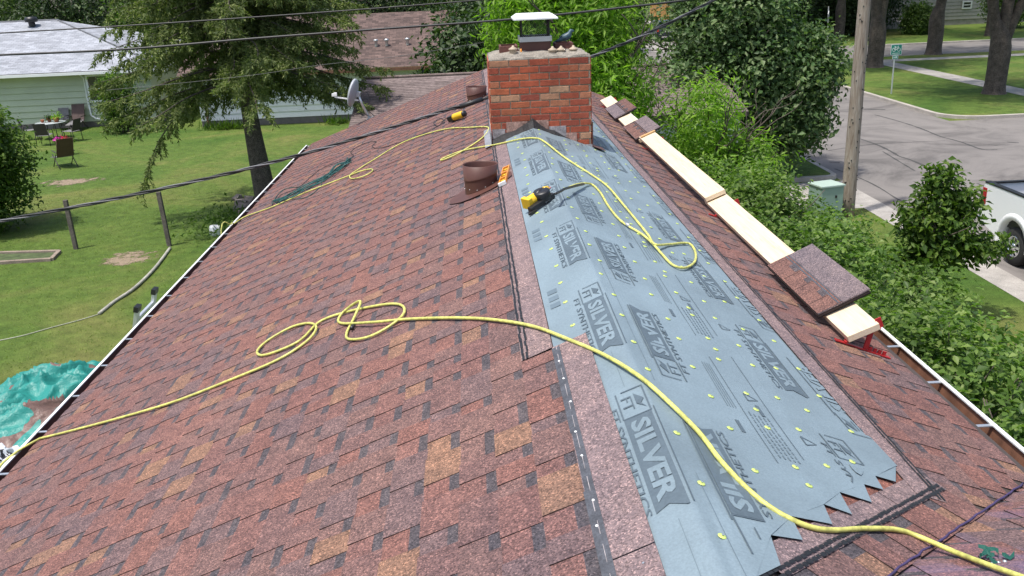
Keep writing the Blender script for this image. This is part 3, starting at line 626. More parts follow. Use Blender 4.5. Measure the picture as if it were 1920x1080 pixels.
# round bush on the left
c = gp(20, 470)
t = bush(-14.3, 24.6, 1.75, 1.6, 3.6, 'large rounded bush at the fence posts on the left lawn', 'cherry', 1.1, .12, .075, None); t.name = 'garden_bush'
t = bush(-16.4, 41.6, .9, .8, 2.6, 'slim light green shrub at the corner of the green house', 'cherry', 1., .12, .07, None); t.name = 'garden_shrub'
for px_, lb in (((410, 243), 'yellow-green lily clump against the white foundation'), ((440, 240), 'small lily clump beside the spruce trunk'), ((632, 238), 'leafy green plant under the satellite dish')):
    c = gp(*px_); c = at(px_[0], px_[1], 41.2); c.z = 0; t = empty('garden_plant', c); tag(t, lb, 'plant'); n = 160; P = np.tile(np.array(c), (n, 1)) + rng.normal(size=(n, 3))*[.3, .15, .02]; leaves('foliage', P, rng.normal(size=(n, 3)), .38, .04, LM['cherry'], t, .1, -2.5)
# weeds at the left eave foot
c = gp(440, 425); t = empty('weed_clump', c); tag(t, 'weedy green clump at the foot of the left eave', 'plant'); n = 900; P = np.array(c)+rng.normal(size=(n, 3))*[.6, .8, .12]+[0, 0, .2]; leaves('foliage', P, rng.normal(size=(n, 3)), .14, .05, LM['mid'], t)
# ================================================================== THE HOUSE BEING ROOFED
HS = empty('bungalow', (-1, 9, 0)); tag(HS, 'bungalow with half-finished red-brown shingle roof and brick chimney', 'house')
nL = Vector((-PL, 0, 1)).normalized(); nR = Vector((PR, 0, 1)).normalized(); nW = Vector((0, PR, 1)).normalized(); nW2 = Vector((0, -PR, 1)).normalized()
sL = Vector((-1, 0, -PL)).normalized(); sR = Vector((1, 0, -PR)).normalized(); sW = Vector((0, 1, -PR)).normalized()
tY = Vector((0, 1, 0)); tX = Vector((-1, 0, 0))
zl = ZR+PL*XL; zr = ZR-PR*XR; YN = -2.0; XW = 5.2
m_deck = mat('roof_deck', (.06, .045, .04), .95, .2)
b = MB()
b.prism([(XL, YN, zl), (0, YN, ZR), (0, YFAR, ZR), (XL, YFL, zl)], (0, 0, -.14)); b.prism([(0.001, YN, ZR), (XR, YN, zr), (XR, YFAR, zr), (0.001, YFAR, ZR)], (0, 0, -.14))
b.prism([(.2, Y0, ZR-.003), (XW, Y0, ZR-.003), (XW, Y0+XR, zr), (.2, Y0+XR, zr)], (0, 0, -.14)); b.prism([(.2, Y0, ZR-.003), (.2, Y0-XR, zr), (XW, Y0-XR, zr), (XW, Y0, ZR-.003)], (0, 0, -.14))
b.build('roof_deck', m_deck, HS)
b = MB(); b.bb(XL+.5, XR-.35, YN+.3, YFAR-.4, 0, zl-.1); b.bb(XR-.351, XW-.4, Y0-1.4, Y0+1.4, 0, zl-.1)
b.prism([(XL+.5, YFAR-.41, zl-.1), (XR-.35, YFAR-.41, zl-.1), (XR-.35, YFAR-.41, zr-.05), (0, YFAR-.41, ZR-.2)], (0, -.1, 0)); b.build('wall', M['sideB'], HS)
b = MB(); b.bb(XL-.012, XL+.012, YN, YFL, zl-.19, zl-.012); b.bb(XL, XL+.5, YN, YFL-.3, zl-.2, zl-.19); b.bb(XR-.012, XR+.010, Y0+XR, YFAR, zr-.19, zr-.012); b.bb(XR-.4, XR, Y0+XR, YFAR, zr-.2, zr-.19)
b.prism([(XL, YFL+.002, zl-.15), (0, YFAR+.002, ZR-.15), (0, YFAR+.002, ZR+.002), (XL, YFL+.002, zl+.002)], (0, .03, 0)); b.build('fascia', M['brown'], HS)
def gutter(x, s, z, y0, y1):
    """s=-1 left gutter, +1 right"""
    b = MB(); W_, Dp = .105, .10
    def wall(xa, za, xb, zb, mi): b.add([(xa, y0, za), (xb, y0, zb), (xb, y1, zb), (xa, y1, za)], [(0, 1, 2, 3)], mi)
    xi, xo = x+s*.015, x+s*W_
    wall(xi, z-.012, xi, z-Dp, 1); wall(xi, z-Dp, xo-s*.02, z-Dp, 1); wall(xo-s*.02, z-Dp, xo-s*.004, z-.01, 1)
    wall(xo-s*.015, z-Dp-.004, xo, z-.06, 0); wall(xo, z-.06, xo+s*.006, z+.004, 0); wall(xi, z-Dp-.004, xo-s*.015, z-Dp-.004, 0)
    b.bb(min(xo-s*.016, xo+s*.006), max(xo-s*.016, xo+s*.006), y0, y1, z+.004, z+.012, 0)
    b.add([(xi, y1, z-.012), (xi, y1, z-Dp), (xo, y1, z-Dp), (xo, y1, z+.004)], [(0, 1, 2, 3)], 0)
    return b.build('gutter', [M['white'], M['gutin'] if s > 0 else mat('brown_gutter_inside', (.10, .048, .04), .7, .3, 6)], HS), xi, xo
gl, xi, xo = gutter(XL, -1, zl-.02, YN, YFL-.1); gr, xi2, xo2 = gutter(XR, 1, zr-.02, Y0+XR+.13, YFAR-.1)
b = MB(); b.bb(0, .095, -.012, .012, 0, .006); me = b.mesh('gutter_strap', M['galv'])
y = 5.1
while y < YFL-.2: mk('gutter_strap', me, gl, mat4=Matrix.Translation((xo+.005, y, zl-.022))); y += .62
y = 4.02
while y < YFAR-.2: mk('gutter_strap', me, gr, mat4=Matrix.Translation((xi2, y, zr-.022))); y += .52

# ---- shingle pieces
E = .1519
def piece_mesh(kind, w):
    b = MB(); s0, s1 = -.015, E+.003
    if kind == 'tab':
        n0, n1 = .004, .0092
        b.add([(s0, 0, n0), (s1, 0, n1), (s1, w, n1), (s0, w, n0)], [(0, 1, 2, 3)], 0)
        b.add([(s0, 0, n0), (s1, 0, n1), (s1, 0, -.001), (s0, 0, -.001)], [(3, 2, 1, 0)], 1); b.add([(s0, w, n0), (s1, w, n1), (s1, w, -.001), (s0, w, -.001)], [(0, 1, 2, 3)], 1)
        b.add([(s1, 0, n1), (s1, w, n1), (s1, w, -.001), (s1, 0, -.001)], [(3, 2, 1, 0)], 1)
    else:
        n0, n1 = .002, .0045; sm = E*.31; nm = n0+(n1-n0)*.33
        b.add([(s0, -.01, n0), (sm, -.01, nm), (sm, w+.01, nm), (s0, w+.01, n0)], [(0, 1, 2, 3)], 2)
        b.add([(sm, -.01, nm), (s1, -.01, n1), (s1, w+.01, n1), (sm, w+.01, nm)], [(0, 1, 2, 3)], 0)
        b.add([(s1, -.01, n1), (s1, w+.01, n1), (s1, w+.01, -.001), (s1, -.01, -.001)], [(3, 2, 1, 0)], 1)
    return b
WT = (.12, .14, .17, .20, .23); WG = (.09, .11, .14, .18)
PM = {}
def pm(kind, w, flip):
    k = (kind, w, flip)
    if k not in PM:
        b = piece_mesh(kind, w)
        if flip: b.v = [(x, -y, z) for x, y, z in b.v]; b.f = [f[::-1] for f in b.f]
        PM[k] = b
    return PM[k]
PIECES = []      # (size, kind, w, flip, matrix, wing)
def frame(o, s, t, n): return Matrix(((s.x, t.x, n.x, o.x), (s.y, t.y, n.y, o.y), (s.z, t.z, n.z, o.z), (0, 0, 0, 1)))
def course(o, s, t, n, L0, L1, wing=False, flip=False):
    q = L0 - random.random()*.15; kind = random.choice(('tab', 'gap'))
    while q < L1:
        w = random.choice(WT if kind == 'tab' else WG)
        if kind == 'tab' and random.random() < .08: w += .08
        w = min(w, L1-q)
        if w > .03:
            w_ = round(w, 2)
            p = o + t*q; m4 = frame(p, s, t, n); c = p + s*E*.5 + t*w*.5; u, v, d = proj(c)
            vis = d > 0 and -40 < u < 1960 and 40 < v < 1120
            PIECES.append((w/d**2 if vis else 0, kind, w_, flip, m4, wing))
        q += w; kind = 'gap' if kind == 'tab' else 'tab'
def edgeY(x): return x+Y0
for k in range(27):
    x = -.285-.1402*k
    if x-.1402 < XL-.02: break
    o = Vector((x, 0, ZR+PL*x)); course(o, sL, tY, nL, 1.2 if x > -2 else 3.2, (3.78 if k == 0 else yfar(x)))
# right slope: courses end at the valley chalk line
k = 0; x = 1.095
while x < XR-.10:
    o = Vector((x, 0, ZR-PR*x)); st = max(2.86 if k == 0 else 0, x+.07+Y0+.02)
    course(o, sR, -tY, nR, -YFAR, -st, flip=False); x += E*sR.x; k += 1
# valley row laid along the valley on the right slope
dv = Vector((1, 1, -PR)).normalized(); sv_ = dv.cross(nR).normalized()
if sv_.y > 0: sv_ = -sv_
vo = Vector((0, Y0, ZR)) - sv_*E*1.03
tv = nR.cross(sv_)
sg = 1 if tv.dot(dv) > 0 else -1
if sg > 0: course(vo + nR*.004, sv_, tv, nR, .35, 1.86)
else: course(vo + nR*.004, sv_, tv, nR, -1.86, -.35)
# wing slope beyond the chalk line
for k in range(14):
    y = Y0 + .02 + k*E*sW.y
    if y > Y0+XR: break
    o = Vector((0, y, ZR-PR*(y-Y0))); x0 = max(y-Y0-.04, .02)
    course(o, sW, tX, nW, -XW, -x0, wing=True)
PIECES.sort(key=lambda p: -p[0])
cache = {}
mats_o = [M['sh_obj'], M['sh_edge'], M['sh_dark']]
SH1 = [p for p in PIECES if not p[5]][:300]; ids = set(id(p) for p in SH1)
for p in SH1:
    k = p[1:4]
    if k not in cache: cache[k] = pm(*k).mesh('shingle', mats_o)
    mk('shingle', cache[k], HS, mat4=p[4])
def joined(ps, mats, name):
    b = MB()
    for p in ps:
        q = pm(*p[1:4]); base = len(b.v); b.v += [tuple(p[4] @ Vector(v)) for v in q.v]; b.f += [tuple(base+i for i in f) for f in q.f]; b.m += q.m; b.sm += q.sm
    return b.build(name, mats, HS)
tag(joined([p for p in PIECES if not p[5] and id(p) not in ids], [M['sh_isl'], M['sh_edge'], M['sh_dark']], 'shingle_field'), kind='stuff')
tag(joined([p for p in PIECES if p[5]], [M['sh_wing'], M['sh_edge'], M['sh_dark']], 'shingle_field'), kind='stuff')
print('pieces', len(PIECES))
# ---- bare headlap strips at the top of the last courses, in pieces
def strip(o, s, t, n, w, l0, l1, m, piece=.98, nn=.007, name='headlap'):
    q = l0
    while q < l1-.02:
        L = min(piece, l1-q); b = MB(); lift = random.uniform(0, .002)
        k = 6; vs = []
        for i in range(k+1):
            for j, ww in enumerate((0, w*.5, w)): vs.append(Vector(o)+Vector(t)*(q+.002+(L-.004)*i/k)-Vector(s)*ww+Vector(n)*(nn+lift+random.uniform(0, .0012)*(j == 2)))
        b.add(vs, [(i*3+j, (i+1)*3+j, (i+1)*3+j+1, i*3+j+1) for i in range(k) for j in range(2)], 0)
        vs2 = [v-Vector(n)*.006 for v in vs]; b.add(vs[2::3]+vs2[2::3], [(i, i+1, k+2+i, k+1+i) for i in range(k)], 1)
        b.build(name, [m, M['sh_edge']], HS); q += L
def ptL(x, off=0): return Vector((x, 0, ZR+PL*x))+nL*off
def ptR(x, off=0): return Vector((x, 0, ZR-PR*x))+nR*off
strip(ptL(-.4252), sL, tY, nL, .155, 3.79, 9.2, M['sh_lap'], nn=.0065); strip(ptL(-.4252), sL, tY, nL, .155, 10.3, YFAR, M['sh_lap'])
strip(ptL(-.285), sL, tY, nL, .168, 1.2, 3.78, M['sh_lap'], nn=.013)
strip(ptR(1.095), sR, tY, nR, .135, 2.86, YFAR, M['sh_lap'], nn=.011)
strip(vo + nR*.002, sv_, dv, nR, .115, .42, 1.86, M['sh_lap'], nn=.007); strip(vo - sv_*.112 + nR*.002, sv_, dv, nR, .15, .60, 1.80, granule('shingle_red_strip', [(0, (.185, .085, .068))], True), nn=.0035, name='shingle_strip')
def dashes(o, s, t, n, offs, l0, l1, dl, gap, w, nn, name='sealant_strip', m=None, jag=.25):
    b = MB()
    for off in offs:
        q = l0
        while q < l1:
            L = dl*random.uniform(.7, 1.25); ww = w*random.uniform(.75, 1.25); c = Vector(o)-Vector(s)*off+Vector(n)*nn; j = random.uniform(-jag, jag)*w
            a = c+Vector(t)*q+Vector(s)*j; e_ = c+Vector(t)*min(q+L, l1)+Vector(s)*j
            b.add([a-Vector(s)*ww/2, e_-Vector(s)*ww/2, e_+Vector(s)*ww/2, a+Vector(s)*ww/2], [(0, 1, 2, 3)]); q += L+gap
    return tag(b.build(name, m or M['tar'], HS), kind='stuff')
dashes(ptL(-.4252), sL, tY, nL, (.010, .034), 3.79, 9.2, .06, .008, .012, .0125); dashes(ptL(-.4252), sL, tY, nL, (.010, .034), 10.3, YFAR, .06, .008, .013, .0125)
dashes(ptL(-.285), sL, tY, nL, (.019,), 1.2, 3.76, .5, .0, .036, .0165, 'sealant_band', M['tarband'], .05)
dashes(ptL(-.285), sL, tY, nL, (.021,), 1.2, 3.76, .09, .05, .0022, .0175, 'sealant_thread', M['flash'])
b = MB()
for q in np.arange(1.9, 3.75, .21): b.lathe([(.0055, 0), (.004, .003), (0, .0035)], ptL(-.285)+tY*(q+random.uniform(-.06, .06))-sL*random.uniform(.015, .03)+nL*.017, 8)
b.build('nail_head', M['white'], HS)
dashes(ptR(1.095), sR, tY, nR, (.006, .026), 2.87, YFAR, .09, .004, .010, .0155)
dashes(vo, sv_, dv, nR, (.008, .032), .3, 1.84, .03, .004, .013, .0155, jag=.12)
# blue chalk line snapped along the valley
b = MB(); P = [Vector((x, x+Y0+.012, H(x, x+Y0+.012)+.014)) for x in np.linspace(.2, 1.7, 40)]; P = [p+Vector((random.gauss(0, .002), random.gauss(0, .002), 0)) for p in P]
b.tube(P, .0042, 5); b.build('chalk_line', mat('blue_chalk', (.05, .035, .11), .95, .3, 20), HS)
# ---- underlayment draped over the ridge
def Hn(x, y, off):
    p = Vector((x, y, (ZR+PL*x) if x < 0 else (ZR-PR*x))); return p + (nL if x < 0 else nR)*off
notch = [rp(u, v) for u, v in ((1412, 1092), (1440, 1012), (1479, 976), (1540, 953), (1570, 930), (1616, 915), (1637, 899), (1676, 880))]
tips = [rp(u, v) for u, v in ((1458, 1070), (1500, 1022), (1556, 992), (1593, 973), (1630, 950), (1652, 926), (1675, 911))]
def ystart(x):
    if x <= notch[0].x: return 1.15 if x < .02 else 1.15+(notch[0].y-1.15)*min(1, max(0, (x-.02)/(notch[0].x-.02)))**.3
    for a, c in zip(notch, notch[1:]):
        if x <= c.x: return a.y+(c.y-a.y)*(x-a.x)/(c.x-a.x)
    return notch[-1].y+(x-notch[-1].x)*.5
from mathutils import noise as mnoise
def wr(x, y): return .0055+.0125*max(0, 1-max(0, y-ystart(x))/.5)*(x > .0)+.003*mnoise.noise(Vector((x*7, y*1.6, 1)))+.0022*mnoise.noise(Vector((x*19, y*5, 5)))
XS = sorted(set([round(-.279+.0325*i, 4) for i in range(41)]+[0.0]+[round(p.x, 4) for p in notch])); XS = [x for x in XS if x <= 1.0]
b = MB(); ny = 90; vs = []
for x in XS:
    y0 = ystart(x)-.003; y1 = 9.34 if x < .615 else 13.6
    for j in range(ny+1):
        y = y0+(y1-y0)*(j/ny); vs.append(Hn(x, y, wr(x, y) if x else wr(0, y)*.9))
b.add(vs, [(i*(ny+1)+j, (i+1)*(ny+1)+j, (i+1)*(ny+1)+j+1, i*(ny+1)+j+1) for i in range(len(XS)-1) for j in range(ny)], 0, True)
for i, tp in enumerate(tips):
    a, c = notch[i], notch[i+1]; b.add([Hn(a.x, a.y, .017), Hn(tp.x, tp.y, .019), Hn(c.x, c.y, .017)], [(0, 1, 2)])
UL = b.build('underlayment', M['under'], HS)
# printed rows
def textmesh(s, size, bold=0.):
    cu = bpy.data.curves.new('print', 'FONT'); cu.body = s; cu.size = size; cu.offset = bold; cu.resolution_u = 2; cu.fill_mode = 'BOTH'
    o = bpy.data.objects.new('print', cu); col.objects.link(o); bpy.context.view_layer.update()
    me = bpy.data.meshes.new_from_object(o); bpy.data.objects.remove(o); bpy.data.curves.remove(cu)
    V = [v.co.copy() for v in me.vertices]; Fs = [tuple(p.vertices) for p in me.polygons]; bpy.data.meshes.remove(me)
    x0 = min(v.x for v in V); x1 = max(v.x for v in V); y0 = min(v.y for v in V); y1 = max(v.y for v in V)
    return [((v.x-x0)/(x1-x0), (v.y-y0)/(y1-y0)) for v in V], Fs
T_S, T_F, T_L = textmesh('SILVER', 1, .035), textmesh('FT SYNTHETICS', 1, .012), textmesh('FT', 1)
def put(b, T, x0, x1, y0, y1, mi, z): b.add([(x0+(x1-x0)*u, y0+(y1-y0)*v, z) for u, v in T[0]], T[1], mi)
def line(b, p, q, w, mi, z):
    p = Vector((*p, 0)); q = Vector((*q, 0)); d = (q-p).normalized(); s_ = Vector((-d.y, d.x, 0))*w/2; b.add([p-s_+Vector((0, 0, z)), q-s_+Vector((0, 0, z)), q+s_+Vector((0, 0, z)), p+s_+Vector((0, 0, z))], [(0, 1, 2, 3)], mi)
def logo():
    b = MB(); h = .098; z = .0
    b.add([(.205, 0, z), (.80, 0, z), (.775, h*.45, z), (.81, h*.9, z), (.81, h, z), (.205, h, z)], [(0, 1, 2, 3, 4, 5)], 0)
    put(b, T_S, .235, .755, .016, .082, 1, .0012)
    for p, q in (((0, 0), (.2, 0)), ((.2, 0), (.2, h)), ((0, .02), (0, h)), ((0, h), (.2, h)), ((.17, h+.008), (.80, h+.008))): line(b, p, q, .006, 0, .0004)
    put(b, T_L, .05, .15, .012, .05, 0, .0006); b.add([(.04, .06, .0005), (.12, .06, .0005), (.17, .09, .0005), (.13, .075, .0005), (.10, .09, .0005)], [(0, 1, 2, 3, 4)], 0)
    put(b, T_F, .10, .80, -.037, -.010, 0, .0003)
    return b
LG = logo()
def place_logo(xc, y_start, d, cut=None):
    """x of the bottom edge of the letters, start of reading, d=+1 reads away from camera, -1 towards"""
    b = MB()
    for v in LG.v:
        y = y_start + d*v[0]; x = xc - d*v[1]; b.v.append(tuple(Hn(x if abs(x) > 1e-6 else 1e-5, y, wr(x, y)+.0028+v[2])))
    b.f = list(LG.f); b.m = list(LG.m); b.sm = list(LG.sm)
    o_cut = bool(cut)
    if cut: keep = [i for i, f in enumerate(b.f) if all(cut(b.v[j]) for j in f)]; b.f = [b.f[i] for i in keep]; b.m = [b.m[i] for i in keep]; b.sm = [b.sm[i] for i in keep]
    o = b.build('printed_logo', [M['print'], M['under']], UL)
    if o_cut: tag(o, kind='stuff')
inside = lambda p: p[1] > ystart(p[0])+.012 and p[0] < .992
for i in range(6):
    if 3.11+1.22*i < 9.3: place_logo(-.102, 3.11+1.22*i, -1)
for i in range(6): place_logo(.205, 2.08+1.2*i, 1, inside)
for i in range(8):
    if i != 4: place_logo(.715, 3.17+1.2*i, -1, inside)
for i in range(8): place_logo(1.0, 3.28+1.2*i, 1, inside)
b = MB()                                                 # fold lines and fine print in bars
def strp(x, y0, y1, w, mi):
    n = max(1, int((y1-y0)/.25))
    for i in range(n):
        a, c = y0+(y1-y0)*i/n, y0+(y1-y0)*(i+1)/n; b.add([Hn(x-w/2, a, wr(x, a)+.0025), Hn(x+w/2, a, wr(x, a)+.0025), Hn(x+w/2, c, wr(x, c)+.0025), Hn(x-w/2, c, wr(x, c)+.0025)], [(0, 1, 2, 3)], mi)
for i in range(7):
    q = 2.75+1.2*i
    strp(.405, q, q+.95, .003, 0); strp(.535, q+.1, q+1.05, .003, 0)
    for k in range(4): strp(.345+.011*k, q+.42, q+.85, .003, 1)
    for k in range(5):
        yy = q+.05
        while yy < q+.40:
            L = random.uniform(.01, .035); strp(.43+.018*k, yy, yy+L, .006, 1); yy += L+.012
    strp(.49, q+.42, q+.52, .016, 0); strp(.345, q+.2, q+.3, .016, 0)
    for k, (xx, yy) in enumerate(((.465, q+.55), (.60, q+.25))):
        for a_, c_ in (((0, 0), (.05, .03)), ((.05, .03), (.0, .07)), ((0, .07), (0, 0))):
            pa = Vector((xx+a_[0], yy+a_[1], 0)); pb = Vector((xx+c_[0], yy+c_[1], 0)); dd = (pb-pa).normalized(); ss = Vector((-dd.y, dd.x, 0))*.003
            oo = wr(xx, yy)+.0028; b.add([Hn(*(pa-ss).xy, oo), Hn(*(pb-ss).xy, oo), Hn(*(pb+ss).xy, oo), Hn(*(pa+ss).xy, oo)], [(0, 1, 2, 3)], 0)
    for k in range(3): strp(-.225+.0, q+.3+.1*k, q+.36+.1*k, .05, 1) if q < 8 else None
for x, ys_ in ((-.05, (1.6, 2.25)), (.055, (1.9, 2.5)), (-.06, (3.15, 3.5)), (.06, (3.2, 4.9)), (-.15, (1.6, 2.1))): strp(x, ys_[0], ys_[1], .002, 1)
tag(b.build('fine_print', [M['print'], M['printlite']], UL), kind='stuff')
# cap nails
b = MB(); b.lathe([(0, .003), (.006, .003), (.009, .002), (.0125, .0018), (.0132, 0)], (0, 0, 0), 12); b.add([(.004*math.cos(i*1.047), .004*math.sin(i*1.047), .006) for i in range(6)], [tuple(range(6))], 1)
mcap = b.mesh('cap_nail', [M['cap'], M['galv']])
nc = 0
for x, y0, st in ((-.178, 2.12, .305), (.045, 1.85, .292), (.29, 2.35, .292), (.455, 2.5, .3), (.47, 2.62, .6), (.625, 2.55, .3), (.76, 2.95, .45), (.90, 2.98, .33)):
    y = y0
    while y < (9.2 if x < .6 else 13):
        xx = x+random.gauss(0, .012); yy = y+random.gauss(0, .02)
        if yy > ystart(xx)+.04:
            nn_ = nL if xx < 0 else nR; q = nn_.to_track_quat('Z', 'Y').to_matrix().to_4x4(); mk('cap_nail', mcap, UL, mat4=Matrix.Translation(Hn(xx, yy, wr(xx, yy)+.002)) @ q); nc += 1
        y += st
print('caps', nc)
# ================================================================== CHIMNEY
CX0, CX1, CY0, CY1, CZ = -.41, .605, 9.35, 10.2, 5.27
CH = MB().bb(CX0, CX1, CY0, CY1, 3.9, CZ).build('chimney', M['mortar'], HS)
bw, bh, jt = .190, .0575, .0115; ch = bh+jt
def brick_me(L):
    b = MB(); b.box((0, 0, 0), (L, .02, bh)); return b.mesh('brick', M['brick'], .004)
BMs = {}
def brick(cx, cy, cz, L, ang):
    L = round(L, 3)
    if L < .03: return
    if L not in BMs: BMs[L] = brick_me(L)
    o = mk('brick', BMs[L], CH, mat4=Matrix.Translation((cx, cy, cz)) @ Matrix.Rotation(ang+random.gauss(0, .006), 4, 'Z') @ Matrix.Rotation(random.gauss(0, .006), 4, 'Y'))
def face_bricks(p0, d, L, nrm, ang, parity, zmin):
    row = 0; z = CZ-.004-bh/2
    while z > zmin(0)-.1 and row < 22:
        q = .0 if (row+parity) % 2 == 0 else -(bw+jt)*.5
        while q < L-.01:
            a = max(q, 0); e_ = min(q+bw, L)
            cpos = p0+d*((a+e_)/2)
            if e_-a > .03 and z > zmin((a+e_)/2): brick(cpos.x+nrm.x*random.uniform(-.001, .003), cpos.y+nrm.y*random.uniform(-.001, .003), z, e_-a, ang)
            q += bw+jt
        z -= ch; row += 1
face_bricks(Vector((CX0, CY0, 0)), Vector((1, 0, 0)), CX1-CX0, Vector((0, -1, 0)), 0, 0, lambda q: H(CX0+q, CY0)-.02)
face_bricks(Vector((CX0, CY0, 0)), Vector((0, 1, 0)), CY1-CY0, Vector((-1, 0, 0)), math.pi/2, 1, lambda q: H(CX0, 9)-.02)
face_bricks(Vector((CX1, CY0, 0)), Vector((0, 1, 0)), CY1-CY0, Vector((1, 0, 0)), math.pi/2, 1, lambda q: H(CX1, 9)-.02)
# crown with a sloped, ragged wash
b = MB(); n = 14
lo = [(CX0-.004+(CX1-CX0+.008)*i/n, CY0-.006) for i in range(n)]+[(CX1+.004, CY0-.006+(CY1-CY0+.012)*i/n) for i in range(n)]+[(CX1+.004-(CX1-CX0+.008)*i/n, CY1+.006) for i in range(n)]+[(CX0-.004, CY1+.006-(CY1-CY0+.012)*i/n) for i in range(n)]
cxm, cym = (CX0+CX1)/2, (CY0+CY1)/2; ring = []
for f_, dz in ((1., .001), (.985, .018), (.86, .036), (.5, .06), (.0, .065)):
    ring.append([(cxm+(x-cxm)*f_, cym+(y-cym)*f_, CZ+dz+(random.uniform(-.009, .009) if 0 < f_ < 1 else 0)) for x, y in lo])
vs = [p for r in ring for p in r]; k = len(lo); b.add(vs, [(i*k+j, i*k+(j+1) % k, (i+1)*k+(j+1) % k, (i+1)*k+j) for i in range(len(ring)-1) for j in range(k)]); b.build('crown', M['crown'], CH)
def flue(x0, x1, y0, y1, z0, z1, t=.02, m=M['brown']):
    b = MB(); b.bb(x0, x1, y0, y0+t, z0, z1); b.bb(x0, x1, y1-t, y1, z0, z1); b.bb(x0, x0+t, y0+t, y1-t, z0, z1); b.bb(x1-t, x1, y0+t, y1-t, z0, z1); b.bb(x0+t, x1-t, y0+t, y1-t, z0, z0+.02)
    return b.build('flue', m, CH, bev=.003)
m_clay = mat('dark_flue_tile', (.13, .05, .038), .8, .25, 14, .2, 50)
p0 = at(977, 96, 9.62); p1 = at(1033, 96, 9.62); zc = CZ+.03
flue(p0.x, p1.x, 9.62, 9.95, zc-.02, zc+.15, m=M['brown'])
q0 = at(937, 95, 9.66); q1 = at(971, 95, 9.66); flue(q0.x, q1.x, 9.66, 9.95, zc-.03, zc+.085, m=m_clay)
q2 = at(1041, 92, 9.72); q3 = at(1075, 92, 9.72); flue(q2.x, q3.x, 9.72, 9.98, zc-.03, zc+.085, m=m_clay)
zt = zc+.15; b = MB(); b.bb(p0.x-.012, p1.x+.012, 9.605, 9.618, zt-.03, zt+.02); b.bb(p0.x-.012, p1.x+.012, 9.952, 9.965, zt-.03, zt+.02); b.bb(p0.x-.012, p0.x-.002, 9.618, 9.952, zt-.03, zt+.02); b.bb(p1.x+.002, p1.x+.012, 9.618, 9.952, zt-.03, zt+.02); b.build('steel_band', M['galv'], CH)
b = MB(); ms = .205; x0, x1 = p0.x+.015, p1.x-.01                      # expanded-metal cage
for (ax, ay, bx, by) in ((x0, 9.63, x1, 9.63), (x0, 9.94, x1, 9.94), (x0, 9.63, x0, 9.94), (x1, 9.63, x1, 9.94)):
    A_ = Vector((ax, ay, zt)); B_ = Vector((bx, by, zt)); L = (B_-A_).length; d = (B_-A_)/L; n = int(L/.022)
    for i in range(-9, n+1):
        for sg_ in (0, 1):
            t0 = max(0, i*.022); t1 = min(L, i*.022+ms); h0 = (t0-i*.022); h1 = t1-i*.022
            if t1 <= t0: continue
            P0 = A_+d*t0; P1 = A_+d*t1; P0.z = zt+(h0 if sg_ == 0 else ms-h0); P1.z = zt+(h1 if sg_ == 0 else ms-h1); b.bar(P0, P1, .0022)
for cx_, cy_ in ((x0, 9.63), (x1, 9.63), (x0, 9.94), (x1, 9.94)): b.bar((cx_, cy_, zt), (cx_, cy_, zt+ms), .008)
b.build('mesh_cage', M['black'], CH)
b = MB(); z = zt+ms; xm = (p0.x+p1.x)/2; hw = .225
b.add([(xm-hw, 9.50, z), (xm+hw, 9.50, z), (xm+hw, 10.07, z), (xm-hw, 10.07, z), (xm-hw+.05, 9.56, z+.035), (xm+hw-.05, 9.56, z+.035), (xm+hw-.05, 10.01, z+.035), (xm-hw+.05, 10.01, z+.035), (xm-hw, 9.50, z-.014), (xm+hw, 9.50, z-.014), (xm+hw, 10.07, z-.014), (xm-hw, 10.07, z-.014)],
      [(0, 1, 5, 4), (1, 2, 6, 5), (2, 3, 7, 6), (3, 0, 4, 7), (4, 5, 6, 7), (8, 9, 1, 0), (9, 10, 2, 1), (10, 11, 3, 2), (11, 8, 0, 3), (11, 10, 9, 8)]); b.build('lid', M['white'], CH)
for i, (u, v, hh) in enumerate(((962, 92, .045), (1036, 95, .02), (1052, 94, .02), (1075, 91, .02))):
    c = at(u, v+3, 9.5); c.z = CZ+.04; b = MB(); b.lathe([(.036, 0), (.036, hh), (.047, hh+.004), (.046, hh+.014), (.014, hh+.032), (.010, hh+.045), (0, hh+.047)], c, 14); b.build('mushroom_cap', mat('tan_cap', (.42, .34, .25), .7, .15), CH)
c = at(977, 96, 9.56); c.z = CZ+.045; b = MB(); b.lathe([(.013, 0), (.011, .02), (.006, .045), (0, .047)], c, 8); tag(b.build('orange_plug', M['orange']), 'tiny orange plug standing on the chimney crown', 'plug')
# bird on the right flue
c = Vector(((q2.x+q3.x)/2+.03, 9.74, zc+.085)); BD = empty('bird', c); tag(BD, 'small dark blue-green bird perched on the right flue box', 'bird')
b = MB(); b.tube([c+Vector((-.13, 0, .015)), c+Vector((-.085, 0, .028)), c+Vector((-.04, 0, .05)), c+Vector((0, 0, .062)), c+Vector((.025, 0, .082)), c+Vector((.035, 0, .103)), c+Vector((.045, 0, .118)), c+Vector((.062, 0, .118)), c+Vector((.08, 0, .112))], [.006, .014, .034, .040, .032, .022, .023, .016, .002], 10)
for s_ in (-.012, .012): b.tube([c+Vector((-.01, s_, .03)), c+Vector((-.005, s_, 0))], .004, 5)
b.build('body', mat('bird_plumage', (.035, .075, .10), .45, .5, 30), BD)
